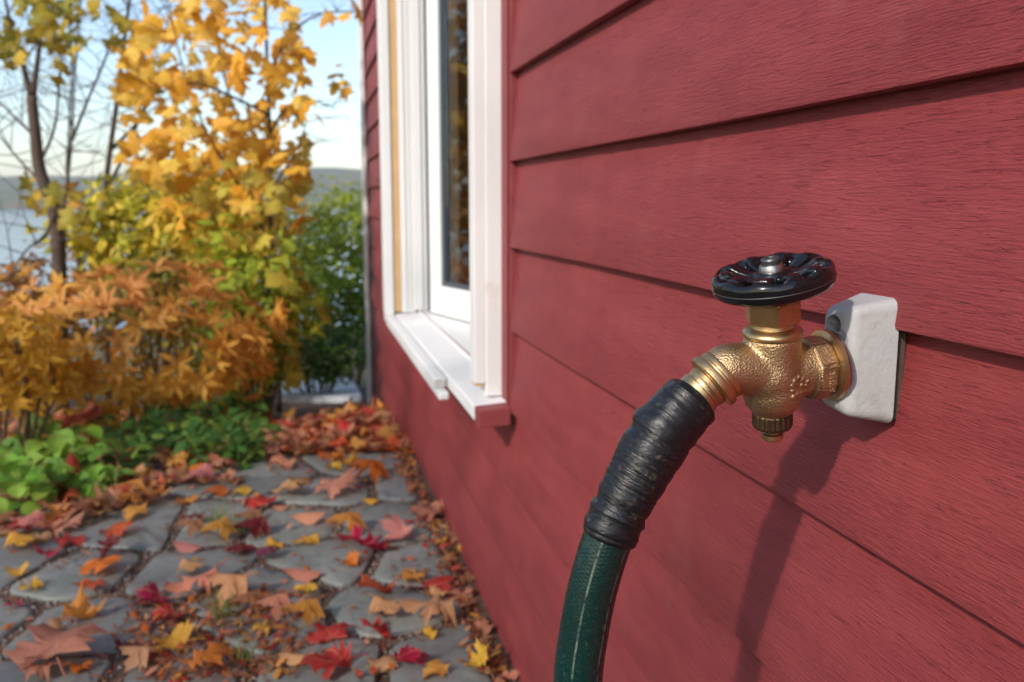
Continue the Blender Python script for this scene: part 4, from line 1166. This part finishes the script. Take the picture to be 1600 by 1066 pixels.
shrub('yellow_bush', 'bright yellow bush between the olive shrub and the maple trunk', 350, 345, 5.3, .36, .30, .35, 1500, OV, .075, [(.82, .56, .06), (.74, .54, .06), (.64, .54, .06)], seed=8, rag=.35, n_st=8)
dk = [(.08, .19, .02), (.11, .24, .025), (.17, .30, .03), (.30, .38, .04)]
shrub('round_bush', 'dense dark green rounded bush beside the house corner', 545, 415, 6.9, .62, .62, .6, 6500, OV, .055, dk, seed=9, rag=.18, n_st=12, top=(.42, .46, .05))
shrub('low_bush', 'low dark green bush at the foot of the round one behind the concrete slab', 495, 550, 5.6, .34, .18, .3, 1600, OV, .05, [(.05, .12, .02), (.08, .17, .025), (.16, .22, .03)], seed=10, rag=.3)
shrub('rust_bush', 'rust coloured bush seen far back above the low dark bush', 462, 440, 9.0, .35, .32, .4, 900, OV, .07, [(.40, .16, .05), (.30, .22, .05), (.14, .22, .04)], seed=12, rag=.35)
shrub('orange_thicket', 'rust orange thicket behind the azalea at the far left', 60, 470, 6.2, .75, .32, .4, 1500, OV, .065, [(.60, .22, .07), (.54, .30, .06), (.36, .18, .06)], seed=13, rag=.4, n_st=12)
shrub('brown_thicket', 'brown green thicket in the gap under the olive shrub', 270, 470, 5.0, .45, .3, .35, 1600, OV, .06, [(.26, .22, .04), (.36, .25, .04), (.18, .20, .03)], seed=14, rag=.35, n_st=12)
# ground cover: dark green mats and bright broad leaves
def cover(name, label, polys, Yr, n, tmpl, size, cols, hmax):
    P = []
    for poly, m in polys:
        for x, y in in_poly(poly, m):
            q = on_ground(x, y); P.append((q.x, q.y, gz(q.x, q.y) + rng.uniform(.015, hmax)))
    P = np.array(P); root = plant(name, (P[:, 0].mean(), P[:, 1].mean(), gz(0, P[:, 1].mean())), label, 'ground cover'); N = len(P)
    nn = np.c_[nr.normal(0, .45, N), nr.normal(-.25, .45, N), np.ones(N)]
    return root, P, frames(nn, nr.uniform(0, 6.3, N)), nr.uniform(.7, 1.2, N) * size
root, P, R, S = cover('ground_cover', 'low mat of dark green ground cover between the azalea and the path', [([(215, 665), (300, 618), (420, 632), (425, 690), (400, 735), (330, 740), (230, 712)], 1300), ([(150, 690), (240, 690), (250, 740), (180, 745)], 160)], 0, 0, OV, .05, None, .11)
mass(root, 'foliage', OV, P, R, S, pick([(.045, .12, .02), (.06, .16, .025), (.09, .20, .03), (.16, .24, .03)], len(P)))
st = [tube([(p[0], p[1], gz(p[0], p[1]) - .01), (p[0] + .005, p[1], p[2])], [.0015, .001], 4) for p in P[::12]]
o = part_of(root, 'stems', join(st), 'grass_blade'); o['kind'] = 'stuff'
root, P, R, S = cover('broad_leaf_plant', 'bright green broad leaved plants at the left edge of the path', [([(0, 712), (60, 690), (110, 690), (150, 720), (190, 760), (180, 800), (110, 790), (40, 815), (0, 815)], 150)], 0, 0, OV, .07, None, .10)
RL = [np_mesh('plant_leaf', *leaf_template(ROUND, (.5, -.4), -.2, .1, s, center=(0, .5), stem=.5), smooth=True) for s in (41, 42)]
for me in RL: me.materials.append(M['leaf'])
leaf_parts(root, 'leaf', RL, [tuple(p) for p in P], R, S, pick([(.16, .36, .03), (.20, .42, .04), (.12, .28, .03), (.26, .44, .05)], len(P)))
st = [tube([(p[0], p[1], gz(p[0], p[1]) - .01), (p[0] + .004, p[1], p[2])], [.002, .0015], 4) for p in P[::2]]
o = part_of(root, 'stems', join(st), 'grass_blade'); o['kind'] = 'stuff'


# unseen loose shrubs added for shade, behind and left of the camera: their broken shade lies on the path and the foot of the wall
HT = ZC - .42 + 4.3 * .064 / .0764
for k, y0 in enumerate(np.arange(-7.0, 3.0, 1.25)):
    root = plant('added_shade_shrub', (-4.3, y0, gz(-4.3, y0)), f'{ORD[k]} loose tall shrub from the back, added out of view to shade the path', 'shrub', 'unseen shrubs added for their shade')
    for s_ in range(5):
        a = rng.uniform(0, 6.28)
        part_of(root, 'stem', limb([(-4.3, y0, gz(0, 0) - .02), (-4.3 + .1 * math.cos(a), y0 + .15 * math.sin(a), 1.2), (-4.3 + .25 * math.cos(a), y0 + .45 * math.sin(a), HT * .95)], .02, .006, 6), 'bark')
    n = 360
    P = np.c_[nr.normal(-4.3, .22, n), y0 + nr.uniform(-.75, .75, n), gz(0, 0) + (HT - gz(0, 0)) * nr.uniform(.05, 1.0, n) + nr.normal(0, .10, n)]
    mass(root, 'foliage', OV, P, frames(nr.normal(0, 1, (n, 3)), nr.uniform(0, 6.3, n)), nr.uniform(.10, .19, n), pick([(.10, .2, .03), (.25, .28, .04), (.45, .35, .05)], n))
# orange maples out of frame to the left, mirrored in the window pane
for k, (x0, y0) in enumerate(((-3.6, 5.4), (-4.8, 6.6), (-3.9, 7.6))):
    root = plant('autumn_maple', (x0, y0, gz(x0, y0)), ['low crowned orange maple left of the azalea, out of the frame', 'taller orange maple behind the low crowned one, out of the frame', 'third orange maple nearest the lake, out of the frame'][k], 'tree', 'maples left of the frame')
    tp = [(x0, y0, gz(x0, y0) - .02), (x0 + .05, y0, .9), (x0 - .05, y0 + .05, 1.8), (x0, y0, 3.0)]
    part_of(root, 'trunk', limb(tp, .05, .012, 8), 'bark')
    bs = []
    for s_ in range(8):
        a = rng.uniform(0, 6.28); z0 = rng.uniform(.3, 2.2)
        bs.append([Vector((x0, y0, z0)), Vector((x0 + .4 * math.cos(a), y0 + .4 * math.sin(a), z0 + .3)), Vector((x0 + .9 * math.cos(a), y0 + .9 * math.sin(a), z0 + .8))])
        part_of(root, 'branch', limb(bs[-1], .015, .004, 6), 'bark')
    n = 1500
    d = nr.normal(0, 1, (n, 3)); d /= np.linalg.norm(d, axis=1, keepdims=True); rr = nr.uniform(.3, 1, n)[:, None] ** .5
    P = np.array([x0, y0, 1.5]) + d * rr * np.array([.95, .95, 1.6])
    P = P[P[:, 2] > gz(x0, y0) + .05]; n = len(P)
    mass(root, 'crown', LOW_MAPLE, P, hang(n), nr.uniform(.07, .12, n), pick([(.70, .32, .04), (.60, .22, .03), (.66, .40, .05), (.40, .20, .04)], n))

# the damp air over the lake
bm = bmesh.new(); bmesh.ops.create_cube(bm, size=1)
for q in bm.verts: q.co = Vector((q.co.x * 5200, 430 + q.co.y * 1160, 11 + q.co.z * 37))
me = bpy.data.meshes.new('haze'); bm.to_mesh(me); bm.free()
hm = bpy.data.materials.new('haze_air'); hm.use_nodes = True; hn = hm.node_tree.nodes; hn.clear()
pv_ = hn.new('ShaderNodeVolumePrincipled'); pv_.inputs['Color'].default_value = (.86, .92, 1.0, 1); pv_.inputs['Density'].default_value = .00045
ho = hn.new('ShaderNodeOutputMaterial'); hm.node_tree.links.new(pv_.outputs[0], ho.inputs['Volume'])
me.materials.append(hm)
tag(link('haze', me), 'thin haze over the lake', kind='stuff')
